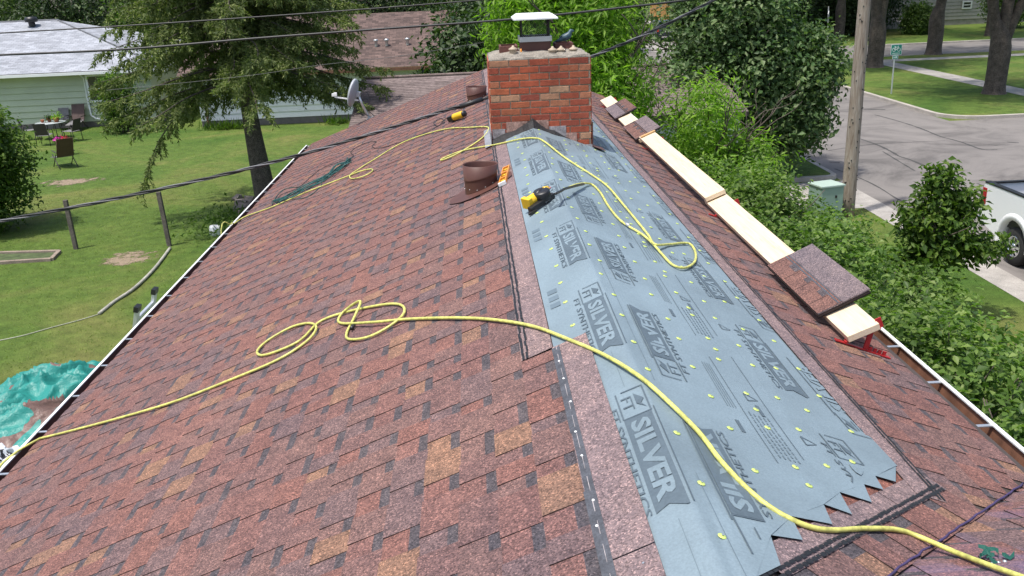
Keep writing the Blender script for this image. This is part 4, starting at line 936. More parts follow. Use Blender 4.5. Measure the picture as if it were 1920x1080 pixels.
# flashings: lead pieces and black membrane over the saddle
b = MB()
def lead(u0, v0, u1, v1, t=.003, y=CY0-.014, mi=0):
    a = at(u0, v0, y); c = at(u1, v1, y); b.bb(min(a.x, c.x), max(a.x, c.x), y-t, y, min(a.z, c.z), max(a.z, c.z), mi)
lead(949, 229, 990, 262, mi=1); lead(994, 226, 1029, 252, .004, mi=1); lead(1030, 237, 1062, 266, .004); lead(1061, 249, 1082, 275, .003, mi=1); lead(1090, 271, 1112, 292, .004); lead(923, 243, 948, 266, .004)
FL = b.build('flashing', [M['flash'], M['rust']], CH)
b = MB(); a = ptL(CX0-.012); zz = lambda y: ZR+PL*(CX0)
b.bb(CX0-.02, CX0-.012, CY0-.05, CY1+.05, zz(0)-.05, zz(0)+.13); b.prism([Hn(CX0-.075, CY0-.12, .02), Hn(CX0-.01, CY0-.12, .02), Hn(CX0-.01, CY1+.1, .02), Hn(CX0-.075, CY1+.1, .02)], (0, 0, .004)); b.build('side_flashing', mat('grey_flashing', (.30, .30, .32), .5, .2, 8, metal=.4), CH)
b = MB(); b.bb(CX1+.012, CX1+.02, CY0-.02, CY1, H(CX1, 9)-.05, H(CX1, 9)+.26); b.prism([Hn(CX1+.01, CY0-.1, .025), Hn(CX1+.12, CY0-.16, .03), Hn(CX1+.12, CY0+.1, .02), Hn(CX1+.01, CY0+.1, .02)], (0, 0, .004)); b.build('side_flashing', M['brown'], CH)
b = MB()
def membrane(pix, hgt):
    k = len(pix); vs = []
    for i, (u, v) in enumerate(pix):
        p = at(u, v, CY0-.03-random.uniform(0, .02)); q = p+Vector((0, -.09-random.uniform(0, .04), -.055)); vs += [p+Vector((0, .02, hgt*random.uniform(.6, 1.3))), p+Vector((0, -.03, random.uniform(.004, .02))), q]
    b.add(vs, [(i*3+j, (i+1)*3+j, (i+1)*3+j+1, i*3+j+1) for i in range(k-1) for j in range(2)]); b.add([v+Vector((0, .004, -.008)) for v in vs], [(i*3+j, i*3+j+1, (i+1)*3+j+1, (i+1)*3+j) for i in range(k-1) for j in range(2)])
membrane([(924, 266), (945, 258), (965, 250), (980, 243), (990, 233), (999, 228), (1012, 238), (1025, 246), (1040, 252), (1056, 260), (1075, 269), (1095, 280), (1113, 287), (1119, 288)], .03)
b.build('torn_membrane', mat('black_bitumen', (.014, .014, .016), .7, .4, 25, bump=.8, bscale=30), CH)
# ================================================================== ROOF VENTS
def roof_vent(c, r, h):
    c = Vector(c); n = 28; b = MB(); zt_ = c.z+h
    def ringz(rad, z, clip): return [(c.x+rad*math.cos(2*math.pi*i/n), c.y+rad*math.sin(2*math.pi*i/n), (max(z, H(min(c.x+rad*math.cos(2*math.pi*i/n), -1e-4), 5)+.004) if clip else z)) for i in range(n)]
    tilt = lambda R_1: [(x, y, z+PL*.55*(x-c.x)) for x, y, z in R_1]
    rings = [ringz(r*.84, c.z-.3, True), tilt(ringz(r*.955, c.z+h*.5, False)), tilt(ringz(r*.985, c.z+h*.53, False)), tilt(ringz(r*.965, c.z+h*.56, False)), ringz(r*1.02, zt_, False), ringz(r*.985, zt_+.001, False), ringz(r*.96, zt_-.01, False), ringz(r*.93, c.z-.28, True)]
    b.add([p for q in rings for p in q], [(i*n+j, i*n+(j+1) % n, (i+1)*n+(j+1) % n, (i+1)*n+j) for i in range(len(rings)-1) for j in range(n)], 0, True)
    V_ = b.build('roof_vent', M['brown'], HS); f = MB(); a = c+Vector((-.02, 0, 0))
    n2 = 20; f.add([Hn(min(c.x+.27*math.cos(2*math.pi*i/n2)*(1.05 if i % 2 else 1), -.02), c.y-.03+.24*math.sin(2*math.pi*i/n2), .017) for i in range(n2)], [tuple(range(n2))]); f.build('flange', M['brown'], V_)
    s_ = MB()
    for i in range(6): a_ = R_(200+i*28); s_.lathe([(.004, 0), (.003, .003), (0, .004)], (c.x+r*1.0*math.cos(a_), c.y+r*1.01*math.sin(a_), max(c.z+.02, H(c.x+r*math.cos(a_), 5)+.03)), 6)
    s_.build('screw', M['galv'], V_); return V_
roof_vent((-.56, 7.62, ZR-PL*.56), .148, .215); roof_vent((-.54, 13.3, ZR-PL*.54), .148, .2)
# ================================================================== HOSES AND TOOLS ON THE ROOF
def hose(name, pix, r, m, label, cat='hose', lifts={}, end=None, n=7, parent=None):
    P = [rp(u, v, r+.013+lifts.get(i, 0)) for i, (u, v) in enumerate(pix)]
    if end: P += end
    b = MB(); b.tube(spline(P, n), r, 8); return tag(b.build(name, m), label, cat), P
g0 = gp(40, 852, 2.4)
ho, P = hose('air_hose', [(75, 822), (140, 806), (230, 782), (330, 752), (430, 713), (520, 675), (575, 640), (593, 615), (580, 606), (545, 614), (500, 640), (482, 660), (500, 665), (560, 640), (600, 603), (650, 585), (720, 571), (752, 572), (757, 588), (730, 612), (690, 632), (655, 636), (650, 625), (662, 600), (676, 566), (660, 572), (638, 592), (640, 606), (700, 604), (770, 598), (860, 596), (930, 600), (1000, 612), (1060, 634), (1130, 664), (1195, 703), (1250, 750), (1310, 810), (1350, 862), (1400, 915), (1450, 955), (1510, 985), (1560, 994), (1620, 991), (1680, 993), (1720, 1005), (1790, 1035), (1850, 1058), (1925, 1085)], .0088, M['hose'], 'yellow air hose lying across the near roof with loose loops', lifts={7: .02, 18: .01, 24: .05, 25: .035, 28: .02})
b = MB(); e = [atX(75, 822, P[0].x) , Vector((XL-.10, P[0].y-.16, zl+.0)), Vector((XL-.19, P[0].y-.27, zl-.10)), Vector((XL-.2, P[0].y-.32, zl-.5)), Vector((XL-.2, P[0].y-.3, .02))]
b.tube(spline([P[0]]+e[1:], 6), .0088, 8); b.build('hanging_end', M['hose'], ho)
a = rp(659, 616, .03); MB().tube([a, a+Vector((.008, .05, .0))], .013, 8).build('coupling', M['black'], ho)
h2, P2 = hose('air_hose', [(438, 420), (460, 406), (510, 388), (570, 362), (650, 331), (676, 321), (696, 317), (697, 322), (680, 331), (660, 335), (656, 329), (668, 320), (700, 300), (760, 265), (830, 243), (880, 239), (912, 238), (915, 245), (900, 262), (862, 286), (830, 300), (832, 296), (870, 282), (930, 271), (975, 261), (1002, 259), (1020, 265), (1060, 296), (1110, 328), (1140, 350), (1170, 385), (1195, 415), (1215, 440), (1228, 458), (1255, 458), (1290, 456), (1303, 470), (1303, 490), (1285, 502), (1262, 497), (1240, 475), (1226, 459), (1205, 440), (1180, 425), (1160, 410), (1140, 385), (1125, 360), (1108, 345), (1085, 345), (1062, 353), (1052, 358)], .0082, M['hose'], 'yellow air hose running from the eave around the chimney to the nail gun', lifts={8: .01, 33: .02, 41: .01, 48: .03, 49: .05, 50: .06})
a = P2[43]; MB().tube([P2[43]+Vector((0, 0, .004)), P2[44]*.45+P2[43]*.55+Vector((0, 0, .004))], [.013, .011], 8).build('brass_coupling', M['galv'], h2)
b = MB(); b.tube(spline([P2[0], Vector((XL-.09, P2[0].y-.1, zl+.01)), Vector((XL-.2, P2[0].y-.3, zl-.2)), Vector((XL-.22, P2[0].y-.3, .05))], 6), .0082, 8); b.build('hanging_end', M['hose'], h2)
b = MB(); b.tube(spline([P2[47]*.4+P2[48]*.6, P2[49], P2[50], P2[50]*2-P2[49]], 6), .0098, 8); b.build('black_whip', M['black'], h2)
# black cord to the far nailer and green cord tangle
c3, P3 = hose('power_cord', [(448, 417), (500, 390), (512, 383), (528, 365), (560, 351), (600, 318), (640, 302), (655, 298), (662, 291), (658, 284), (680, 270), (705, 265), (698, 275), (720, 276), (790, 252), (822, 236), (833, 228), (826, 222), (813, 230), (822, 236), (836, 222), (850, 221)], .0045, M['wire'], 'thin black power cord running to the far yellow tool', 'cord')
b = MB()
for j in range(9):
    pts = []
    for i, (u, v) in enumerate(((516, 381), (545, 366), (575, 350), (605, 333), (632, 314), (655, 300))): pts.append(rp(u+random.uniform(-7, 7), v+random.uniform(-5, 5), .012+.006*j))
    b.tube(spline(pts, 5), .0075, 6)
b.tube(spline([rp(u, v, .015) for u, v in ((600, 337), (603, 345), (590, 360), (570, 371), (545, 373))], 6), .005, 6); b.tube(spline([rp(u, v, .015) for u, v in ((510, 383), (520, 366), (535, 354), (565, 350))], 6), .005, 6)
tag(b.build('extension_cord', M['cordg']), 'bunched dark green extension cord lying beside the yellow hose', 'cord')
def basis(a, bb_, n):
    x = (bb_-a).normalized(); y = n.cross(x).normalized(); z = x.cross(y); return frame(a, x, y, z)
# coil nail gun on the underlayment
na = rp(996, 406, .0); nb_ = rp(1056, 366, .0); T = basis(na, nb_, (nL+nR).normalized()); T.translation = na + Vector((0, 0, .012))
NG = empty('nail_gun', na); tag(NG, 'yellow and black coil nail gun lying on grey underlayment', 'nail gun')
def loc(b, name, mats, p, T, bev=0):
    b.v = [tuple(T @ Vector(v)) for v in b.v]; return b.build(name, mats, p, bev=bev)
b = MB(); b.lathe([(0, 0), (.034, 0), (.038, .01), (.038, .075), (.034, .085), (0, .086)], (.065, .072, .055), 18, rot=Matrix.Rotation(R_(90), 3, 'Y')); b.box((.055, .075, .05), (.035, .085, .08)); loc(b, 'cylinder_head', M['yellow'], NG, T, .004)
b = MB(); b.box((.13, .015, .028), (.24, .038, .036)); b.box((.02, .0, .012), (.06, .028, .022)); b.box((-.005, -.002, .012), (.03, .018, .016)); b.box((.10, .05, .03), (.12, .05, .03)); loc(b, 'body', M['black'], NG, T, .005)
b = MB(); b.lathe([(0, -.012), (.055, -.012), (.062, -.005), (.062, .05), (.055, .058), (.02, .06), (0, .06)], (.175, .045, .035), 20); loc(b, 'nail_canister', M['black'], NG, T)
b = MB(); b.tube([(.12, .05, .075), (.17, .06, .085), (.235, .062, .07)], [.018, .019, .02], 10); loc(b, 'handle', M['black'], NG, T)
b = MB(); b.tube([(.215, .062, .075), (.255, .064, .065)], [.024, .022], 10); loc(b, 'end_cap', M['yellow'], NG, T)
b = MB(); b.tube([(.255, .064, .065), (.285, .065, .06)], [.009, .008], 8); loc(b, 'air_fitting', mat('pink_fitting', (.65, .28, .30), .4), NG, T)
b = MB(); b.add([(.15, -.006, .05), (.19, -.006, .05), (.19, -.006, .02), (.15, -.006, .02)], [(0, 1, 2, 3)]); loc(b, 'latch', M['galv'], NG, T)
# far yellow nailer on the shingles
na = rp(846, 231, 0); nb_ = rp(884, 218, 0); T = basis(na, nb_, nL); T.translation = na+nL*.02
NG2 = empty('rotary_tool', na); tag(NG2, 'yellow cylindrical power tool with black ends lying left of the chimney', 'power tool')
b = MB(); b.lathe([(0, 0), (.043, 0), (.046, .02), (.046, .17), (.04, .18), (0, .18)], (.10, -.01, .045), 16, rot=Matrix.Rotation(R_(90), 3, 'Y')); loc(b, 'motor_housing', M['yellow'], NG2, T)
b = MB(); b.lathe([(0, 0), (.038, 0), (.042, .035), (0, .04)], (.275, -.01, .045), 14, rot=Matrix.Rotation(R_(90), 3, 'Y')); loc(b, 'end_cap', M['black'], NG2, T)
b = MB(); b.box((.055, .0, .04), (.11, .085, .075)); b.box((.02, .06, .03), (.07, .07, .05)); loc(b, 'base', M['black'], NG2, T, .008)
b = MB(); b.lathe([(0, 0), (.028, 0), (.03, .05), (.02, .07), (0, .07)], (.10, .075, .04), 12, rot=Matrix.Rotation(R_(90), 3, 'Y')); loc(b, 'knob', mat('cream_plastic', (.65, .45, .25), .5), NG2, T)
# orange spirit level leaning on the vent flange
la = rp(944, 350, 0); lb_ = rp(952, 318, 0); T = basis(la, lb_, nL); T.translation = la+nL*.012
LV = empty('spirit_level', la); tag(LV, 'short orange torpedo level lying beside the near roof vent', 'spirit level'); L_ = (lb_-la).length
b = MB(); b.box((L_/2, -.028, .012), (L_, .008, .024)); b.box((L_/2, .028, .012), (L_, .008, .024))
for i in range(4): b.box((L_*(.02+.96*i/3), 0, .012), (.03 if i in (1, 2) else .02, .05, .024))
loc(b, 'frame', M['orange'], LV, T)
for i in range(3): b = MB(); b.tube([(L_*(.17+.33*i), -.02, .014), (L_*(.17+.33*i), .02, .014)], .009, 8); loc(b, 'vial', M['yellow'], LV, T)
b = MB(); b.box((.012, 0, .013), (.03, .066, .027)); loc(b, 'end_plate', M['white'], LV, T)
# green strap bits at the lower right
c = rp(1862, 1048, .012); GB = empty('strap_scrap', c); tag(GB, 'small crumpled green plastic scrap beside the yellow hose', 'plastic scrap')
for j in range(5):
    b = MB(); a0 = random.random()*6.28; vs = []
    for i in range(5):
        q = c+Vector((math.cos(a0+i*.5)*.013*i-.02+.012*j, math.sin(a0+i*.6)*.013*i, .008*abs(math.sin(i+j))+.003)); vs += [q, q+Vector((.008, .018, .006*(i % 2)))]
    b.add(vs, [(2*i, 2*i+2, 2*i+3, 2*i+1) for i in range(4)]); b.build('strap_piece', M['green'], GB)
for j in range(3): b = MB(); b.lathe([(.007, 0), (.006, .006), (0, .008)], c+Vector((-.02+.022*j, -.03+.004*j, .002)), 8); b.build('bead', M['galv'], GB)
# ================================================================== TOE BOARDS, BRACKET, BUNDLES
PX0, PZ, PT, PWD = 1.455, 4.078, R_(22), .19        # inner top edge of the toe boards, tilt, board width
PX1 = PX0+PWD*math.cos(PT)
def ptop_(x, off=0.): return Vector((x-math.sin(PT)*off, 0, PZ+(x-PX0)*math.tan(PT)+math.cos(PT)*off))
def plank(y0, y1, label, dx=0., rot=0., dz=0.):
    b = MB(); b.box((0, 0, 0), (PWD, y1-y0, .04)); o = b.build('plank', M['wood'], bev=.003); p = ptop_((PX0+PX1)/2, -.02); o.location = (p.x+dx, (y0+y1)/2, p.z-dx*PR+dz); o.rotation_euler = (0, -PT, R_(rot)); return tag(o, label, 'plank')
plank(4.68, 7.98, 'pale plank on red roof bracket carrying the single large bundle'); plank(7.86, 11.1, 'clean pale plank between the bundle plank and the far plank', -.03, .25, .036); plank(11.12, 14.85, 'far pale plank under the two small shingle bundles', -.015, -.5)
o = MB(); o.box((0, 0, 0), (PWD, .05, .012)); o = o.build('wood_batten', mat('tan_wood', (.50, .32, .14), .8, .15)); p = ptop_((PX0+PX1)/2, .012); o.location = (p.x-.03, 11.0, p.z+.052); o.rotation_euler = (0, -PT, 0); tag(o, 'narrow tan batten across the end of the middle plank', 'batten')
def bracket(y, label):
    t = empty('roof_bracket', (PX0, y, H(PX0, y))); tag(t, label, 'roof bracket', 'red roof brackets'); b = MB()
    yv = Vector((0, y, 0)); a = Vector((PX0-.05, y, H(PX0-.05, 9)+.014)); e_ = Vector((PX1+.10, y, H(PX1+.10, 9)+.014)); b.bar(a, e_, .035, .006); b.build('base_strap', M['red'], t)
    b = MB(); b.bar(ptop_(PX0-.01, -.046)+yv, ptop_(PX1+.01, -.046)+yv, .035, .008); b.bar(ptop_(PX1+.012, -.05)+yv, ptop_(PX1+.012, .012)+yv, .035, .006, up=(0, 1, 0)); b.build('shelf', M['red'], t)
    b = MB(); xm = PX0+.135; p = ptop_(xm, -.05)+yv; b.bar(p, (xm-.005, y, H(xm, 9)+.02), .03, .008, up=(0, 1, 0)); b.build('strut', M['red'], t)
    for i in range(4): b = MB(); b.bar((xm+.02+i*.028, y, H(xm+.02+i*.028, 9)+.016), (xm+.028+i*.028, y, H(xm+.028+i*.028, 9)+.042), .02, .008, up=(0, 1, 0)); b.build('tooth', M['red'], t)
    return t
for y, lb in ((4.72, 'red steel roof bracket holding the near plank end'), (7.6, 'red steel roof bracket under the joint of the two nearer planks'), (10.8, 'red steel roof bracket under the joint by the bundles'), (14.5, 'red steel roof bracket under the far plank end')): bracket(y, lb)
def bundle(y0, y1, x0, z_, label, tabs_left=True, layers=4, yaw=0., W_=.335):
    t = empty('shingle_bundle', (x0+.15, (y0+y1)/2, z_)); tag(t, label, 'shingle bundle', 'shingle bundles on the planks')
    Rz = Matrix.Translation((x0, (y0+y1)/2, z_)) @ Matrix.Rotation(R_(yaw), 4, 'Z') @ Matrix.Rotation(-PT-R_(3), 4, 'Y') @ Matrix.Translation((W_/2, 0, 0))
    for i in range(layers):
        b = MB(); b.box((random.uniform(-.004, .004), random.uniform(-.004, .004), .007+i*.0085), (W_, y1-y0, .008)); loc(b, 'shingle_sheet', M['sh_edge'] if i < layers-1 else M['sh_bun'], t, Rz)
    zt_ = layers*.0085+.0032; s = -1 if tabs_left else 1; q = -(y1-y0)/2
    b = MB(); b.box((s*W_*.25, 0, zt_), (W_*.49, y1-y0-.004, .003)); loc(b, 'tab_layer', granule('bundle_tabs', [(0, (.155, .088, .076))], True), t, Rz)
    k = 0
    while q < (y1-y0)/2-.06:
        w_ = random.uniform(.09, .17); w2 = min(w_, (y1-y0)/2-q)
        if k % 2:
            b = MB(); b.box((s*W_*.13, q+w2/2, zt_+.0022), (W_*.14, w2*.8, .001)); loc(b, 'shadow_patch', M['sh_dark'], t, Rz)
        else:
            b = MB(); b.box((s*W_*.26, q+w2, zt_+.002), (W_*.40, .003, .001)); loc(b, 'tab_gap', M['sh_edge'], t, Rz)
        k += 1; q += w_
    for o_ in (.0, .020): b = MB(); b.box((s*(.008+o_), 0, zt_+.0025), (.009, y1-y0-.01, .001)); loc(b, 'sealant_strip', M['tar'] if W_ and layers < 4 else M['tarband'], t, Rz)
zb = ptop_(1.415).z+.004
bundle(5.0, 5.96, 1.415, zb, 'large brown shingle bundle lying on the near plank', True, 4)
bundle(11.15, 12.1, 1.40, zb+.002, 'small shingle bundle with brown tabs toward the ridge', True, 3)
bundle(12.85, 13.85, 1.405, zb+.002, 'small shingle bundle with brown tabs toward the hedge', False, 3)
# ================================================================== LADDER, DISH
ra = atX(258, 575, -4.42); rb = atX(290, 540, -4.42); LD = empty('ladder', (-5.2, (ra.y+rb.y)/2, 0)); tag(LD, 'aluminium extension ladder leaning against the left gutter', 'ladder')
lean = Vector((-.27, 0, -1)).normalized(); Lr = ra.z/abs(lean.z)
for a in (ra, rb):
    a.z = ra.z; b = MB(); b.bar(a, a+lean*Lr, .035, .10, up=(0, 1, 0)); b.build('rail', M['alu'], LD); b = MB(); b.bar(a-lean*.012, a+lean*.05, .05, .12, up=(0, 1, 0)); b.build('rail_cap', M['black'], LD)
i = .16
while i < Lr-.2: b = MB(); b.bar(ra+lean*i, rb+lean*i, .035, .03); b.build('rung', M['alu'], LD); i += .3
db = rp(694, 222, 0); DS = empty('satellite_dish', db); tag(DS, 'grey satellite dish on a short mast at the far roof edge', 'satellite dish')
dc = at(663, 174, db.y-.1); b = MB(); dn = Vector((-.93, .22, .28)).normalized(); q = dn.to_track_quat('Z', 'Y').to_matrix()
b.lathe([(0, .035-.0)]+[(r_, .035-.035*0+(r_/.27)**2*.06-.06) for r_ in (.001, .09, .18, .27)]+[(.275, .002), (.27, -.006), (.18, -.039), (.09, -.06), (.001, -.066)], dc, 24, rot=q, sx=.85, sy=1.0); b.v = b.v; b.build('dish', mat('dish_grey', (.36, .38, .41), .45, .08), DS)
b = MB(); m0 = dc-dn*.09; b.tube([db+Vector((0, 0, .0)), db+Vector((-.05, 0, .09)), m0+Vector((.06, -.0, -.2)), m0], [.024]*4, 10); b.build('mast', M['alu'], DS)
b = MB(); b.box(m0+dn*.02, (.07, .10, .13), q); b.build('mount', mat('mount_grey', (.4, .42, .44), .5), DS)
b = MB(); b.box(db+Vector((0, 0, .012)), (.14, .14, .012), (nL.to_track_quat('Z', 'Y')).to_matrix()); b.build('foot_plate', M['alu'], DS)
lnb = at(627, 178, db.y-.1); b = MB(); b.bar(m0+Vector((0, 0, -.12)), lnb+Vector((0, 0, -.04)), .02, .025); b.build('feed_arm', M['white'], DS)
b = MB(); b.box(lnb, (.10, .05, .055)); b.box(lnb+Vector((.02, 0, .03)), (.06, .04, .03)); b.build('receiver', M['white'], DS, bev=.006)
b = MB(); b.tube(spline([m0+Vector((.05, 0, 0)), m0+Vector((.16, 0, .04)), m0+Vector((.22, 0, -.12)), m0+Vector((.15, 0, -.28)), db+Vector((.1, 0, .03))], 6), .006, 6); b.tube(spline([lnb+Vector((0, 0, -.03)), m0+Vector((-.12, 0, -.25)), m0+Vector((0, 0, -.33)), db+Vector((.03, 0, .02))], 6), .005, 6); b.build('cable', M['wire'], DS)
# ================================================================== WIRES
def wire(name, pts, r, label, m=M['wire']):
    b = MB(); b.tube(spline([at(u, v, Y) for u, v, Y in pts], 10), r, 6); return tag(b.build(name, m), label, 'cable')
# twisted service drop passing over the roof behind the chimney
cpts = [at(u, v, Y) for u, v, Y in ((-60, 428, 11.0), (0, 415, 11.0), (200, 376, 11.05), (400, 332, 11.1), (560, 291, 11.15), (700, 250, 11.2), (820, 212, 11.3), (912, 184, 11.4), (1010, 146, 11.6), (1115, 104, 11.9), (1215, 62, 12.3), (1335, 2, 12.8), (1420, -45, 13.2))]
ctr = spline(cpts, 24); W3 = empty('service_cable', cpts[0]); tag(W3, 'twisted black service cable sagging over the shingles to the chimney', 'cable')
for j in range(3):
    b = MB(); b.tube([p+Vector((0, math.cos(i*.33+j*2.1)*.014, math.sin(i*.33+j*2.1)*.014)) for i, p in enumerate(ctr)], .011 if j else .008, 6); b.build('conductor', M['wirelt'] if j == 0 else M['wire'], W3)
a = at(905, 186, 11.38); c = at(862, 200, 11.34); b = MB(); b.tube([a, c], .03, 8); b.build('splice_sleeve', M['wire'], W3)
wire('overhead_wire', [(-40, 65, 14), (0, 62, 14), (240, 48, 14), (480, 32, 14), (700, 16, 14), (900, 0, 14), (1010, -9, 14)], .011, 'thin overhead wire crossing highest in front of the spruce')
wire('overhead_wire', [(-40, 106, 12.6), (0, 103, 12.6), (240, 92, 12.6), (480, 72, 12.6), (720, 54, 12.6), (960, 36, 12.6), (1215, 9, 12.6), (1330, -6, 12.6)], .016, 'thick overhead wire passing just behind the chimney cap')
wire('telephone_wire', [(200, 169, 21), (337, 156, 21), (480, 140, 21), (600, 122, 21), (755, 104, 21), (960, 70, 21), (1100, 44, 21), (1260, 8, 21)], .0045, 'fine grey wire passing through the spruce branches', mat('grey_wire', (.12, .12, .12), .6))
# ================================================================== STREET FURNITURE
pb = gp(1588, 404); pt = at(1622, -10, pb.y); ptop = pb+(pt-pb)*1.45
UP = empty('utility_pole', pb); tag(UP, 'weathered wooden utility pole rising behind the hedge', 'utility pole')
def polemat():
    m, t, b = nodes('weathered_pole'); g = N(t, 'NewGeometry'); mp = N(t, 'Mapping'); mp.inputs['Scale'].default_value = (9, 9, .8); t.links.new(g.outputs['Position'], mp.inputs[0]); n = noise(t, 3, 6, .65, mp.outputs[0], .6)
    r = ramp(t, [(.25, (.09, .06, .04)), (.45, (.25, .20, .155)), (.7, (.38, .34, .29))]); t.links.new(n.outputs['Fac'], r.inputs[0]); t.links.new(r.outputs[0], b.inputs['Base Color']); b.inputs['Roughness'].default_value = .95
    bp = N(t, 'Bump'); bp.inputs['Strength'].default_value = .9; bp.inputs['Distance'].default_value = .03; t.links.new(n.outputs['Fac'], bp.inputs['Height']); t.links.new(bp.outputs[0], b.inputs['Normal']); return m
b = MB(); b.tube([pb+(ptop-pb)*i/14-Vector((0, 0, .1)) for i in range(15)], [.175-.0035*i for i in range(15)], 16); b.build('post', polemat(), UP)
b = MB()
for i in range(46):
    f_ = random.random()*.72; a_ = random.uniform(3.6, 5.9); r_ = .175-.05*f_; p = pb+(ptop-pb)*f_+Vector((math.cos(a_)*r_, math.sin(a_)*r_, 0)); b.box(p, (.02, .02, .03))
b.build('staple', M['black'], UP)
ub = gp(1545, 409); UB = empty('utility_box', ub); tag(UB, 'pale green metal utility box beside the wooden pole', 'utility box')
m_box = mat('pale_green_enamel', (.23, .33, .275), .5, .08, 2)
b = MB(); b.box(ub+Vector((0, 0, .42)), (.62, .55, .84), Matrix.Rotation(R_(14), 3, 'Z')); b.build('cabinet', m_box, UB, bev=.015)
b = MB(); b.box(ub+Vector((0, 0, .865)), (.67, .60, .05), Matrix.Rotation(R_(14), 3, 'Z')); b.build('lid', mat('sunlit_green_lid', (.36, .46, .40), .5, .05), UB, bev=.012)  # sunlight on the box top is put into a lighter green
q = Matrix.Rotation(R_(14), 3, 'Z'); b = MB(); b.box(ub+q @ Vector((.1, -.28, .6)), (.05, .02, .06), q); b.build('lock', M['black'], UB)
sb = gp(1671, 176, .13); SG = empty('bicycle_route_sign', sb); tag(SG, 'green bicycle route sign on a steel post in the corner lawn', 'sign')
st = at(1679, 86, sb.y); b = MB(); b.bar(sb, Vector((st.x, sb.y, st.z)), .05, .04, up=(0, 1, 0)); b.build('post', M['alu'], SG)
m_sg = mat('sign_green', (.01, .20, .15), .4, .05); m_sw = mat('sign_white', (.75, .8, .78), .4, .03)
def plate(x, z, w_, h_, name):
    b = MB(); y = sb.y-.04; b.box((x, y, z), (w_, .006, h_)); o = b.build(name, m_sw, SG); b = MB(); b.box((x, y-.005, z), (w_-.03, .004, h_-.03)); b.build('face', m_sg, o); return o, y-.009
pc = at(1680, 93, sb.y); o1, yf = plate(pc.x, pc.z, .50, .46, 'sign_plate'); b = MB()
for s_ in (-.115, .115): b.tube([(pc.x+s_+.075*math.cos(R_(a_)), yf, pc.z+.0+.075*math.sin(R_(a_))) for a_ in range(0, 361, 30)], .008, 5)
fr = [(-.115, 0), (-.05, .11), (.075, .11), (.0, .0), (-.115, 0)]; fr2 = [(.115, 0), (.06, .15), (.10, .16)]; fr3 = [(0, 0), (-.065, .14), (-.03, .14), (-.1, .14)]
for f_ in (fr, fr2, fr3): b.tube([(pc.x+x, yf, pc.z+z) for x, z in f_], .008, 5)
b.build('bicycle_symbol', m_sw, o1)
T_B = textmesh('BIKE ROUTE', 1, .01); b = MB(); put(b, T_B, -.17, .17, -.045, 0.0, 0, 0); b.v = [(pc.x+x, yf, pc.z-.135+y_) for x, y_, z in b.v]; b.build('lettering', m_sw, o1)
pc = at(1678, 107, sb.y); o2, yf = plate(pc.x, pc.z, .26, .17, 'arrow_plate'); b = MB(); b.add([(pc.x+x, yf, pc.z+z) for x, z in ((-.09, -.014), (.02, -.014), (.02, -.045), (.095, 0), (.02, .045), (.02, .014), (-.09, .014))], [tuple(range(7))]); b.build('arrow', m_sw, o2)
pb2 = gp(1551, 86, .13); SS = empty('stop_sign', pb2); tag(SS, 'stop sign seen from behind at the far street', 'sign'); stp = at(1553, 20, pb2.y)
b = MB(); b.bar(pb2, (stp.x, pb2.y, stp.z+.3), .06, .05, up=(0, 1, 0)); b.build('post', M['alu'], SS); b = MB(); pc = at(1554, 30, pb2.y); qz = Matrix.Rotation(R_(62), 3, 'Z'); vs = [Vector((.40*math.cos(R_(22.5+45*i)), 0, .40*math.sin(R_(22.5+45*i)))) for i in range(8)]; b.prism([qz @ v + pc for v in vs], qz @ Vector((0, .01, 0))); b.build('octagon', M['alu'], SS)
hb = gp(1521, 89, .13); HY = empty('fire_hydrant', hb); tag(HY, 'red fire hydrant at the far street corner', 'fire hydrant'); b = MB(); b.lathe([(.16, 0), (.16, .05), (.11, .06), (.11, .5), (.145, .52), (.145, .56), (.11, .6), (.07, .7), (.03, .74), (.03, .8), (0, .8)], hb, 14); b.build('barrel', M['red'], HY); b = MB(); b.tube([hb+Vector((-.2, 0, .45)), hb+Vector((.2, 0, .45))], .055, 10); b.tube([hb+Vector((0, -.2, .42)), hb+Vector((0, 0, .42))], .07, 10); b.build('outlet', M['red'], HY)
# ================================================================== PICKUP TRUCK (parked along the kerb, tail away from camera)
m_tr = mat('white_truck_paint', (.80, .81, .82), .25, .02, 1); m_tire = mat('tyre_rubber', (.02, .02, .02), .85, .15, 9); m_chrome = mat('chrome_wheel', (.65, .66, .68), .18, .05, 4, metal=.9)
TK = empty('pickup_truck', (11.2, 15.5, 0)); tag(TK, 'white pickup truck with black bed rail parked along the kerb', 'pickup truck')
x0, x1 = 10.22, 12.22; yr = 18.62; yw = 17.35; wz = .40
def side_panel(x, s):
    """bed side with a wheel arch cut out, thickness inward s"""
    b = MB(); n = 14; outer = [(yr, .62), (yr+.02, .95), (yr, 1.40), (yr-.03, 1.46), (14.0, 1.46), (14.0, .55), (yw-.62, .52)]
    arch_ = [(yw+.56*math.cos(R_(a_)), .45+.56*math.sin(R_(a_))) for a_ in np.linspace(180, 0, n)]; loop = outer+arch_
    b.prism([(x, y, z) for y, z in loop], (s*.08, 0, 0)); return b
side_panel(x0, 1).build('bed_side', m_tr, TK); side_panel(x1, -1).build('bed_side', m_tr, TK)
b = MB(); pr = [(yw+.60*math.cos(R_(a_)), .45+.60*math.sin(R_(a_))) for a_ in np.linspace(-8, 188, 18)]; pr2 = [(yw+.50*math.cos(R_(a_)), .45+.50*math.sin(R_(a_))) for a_ in np.linspace(-8, 188, 18)]
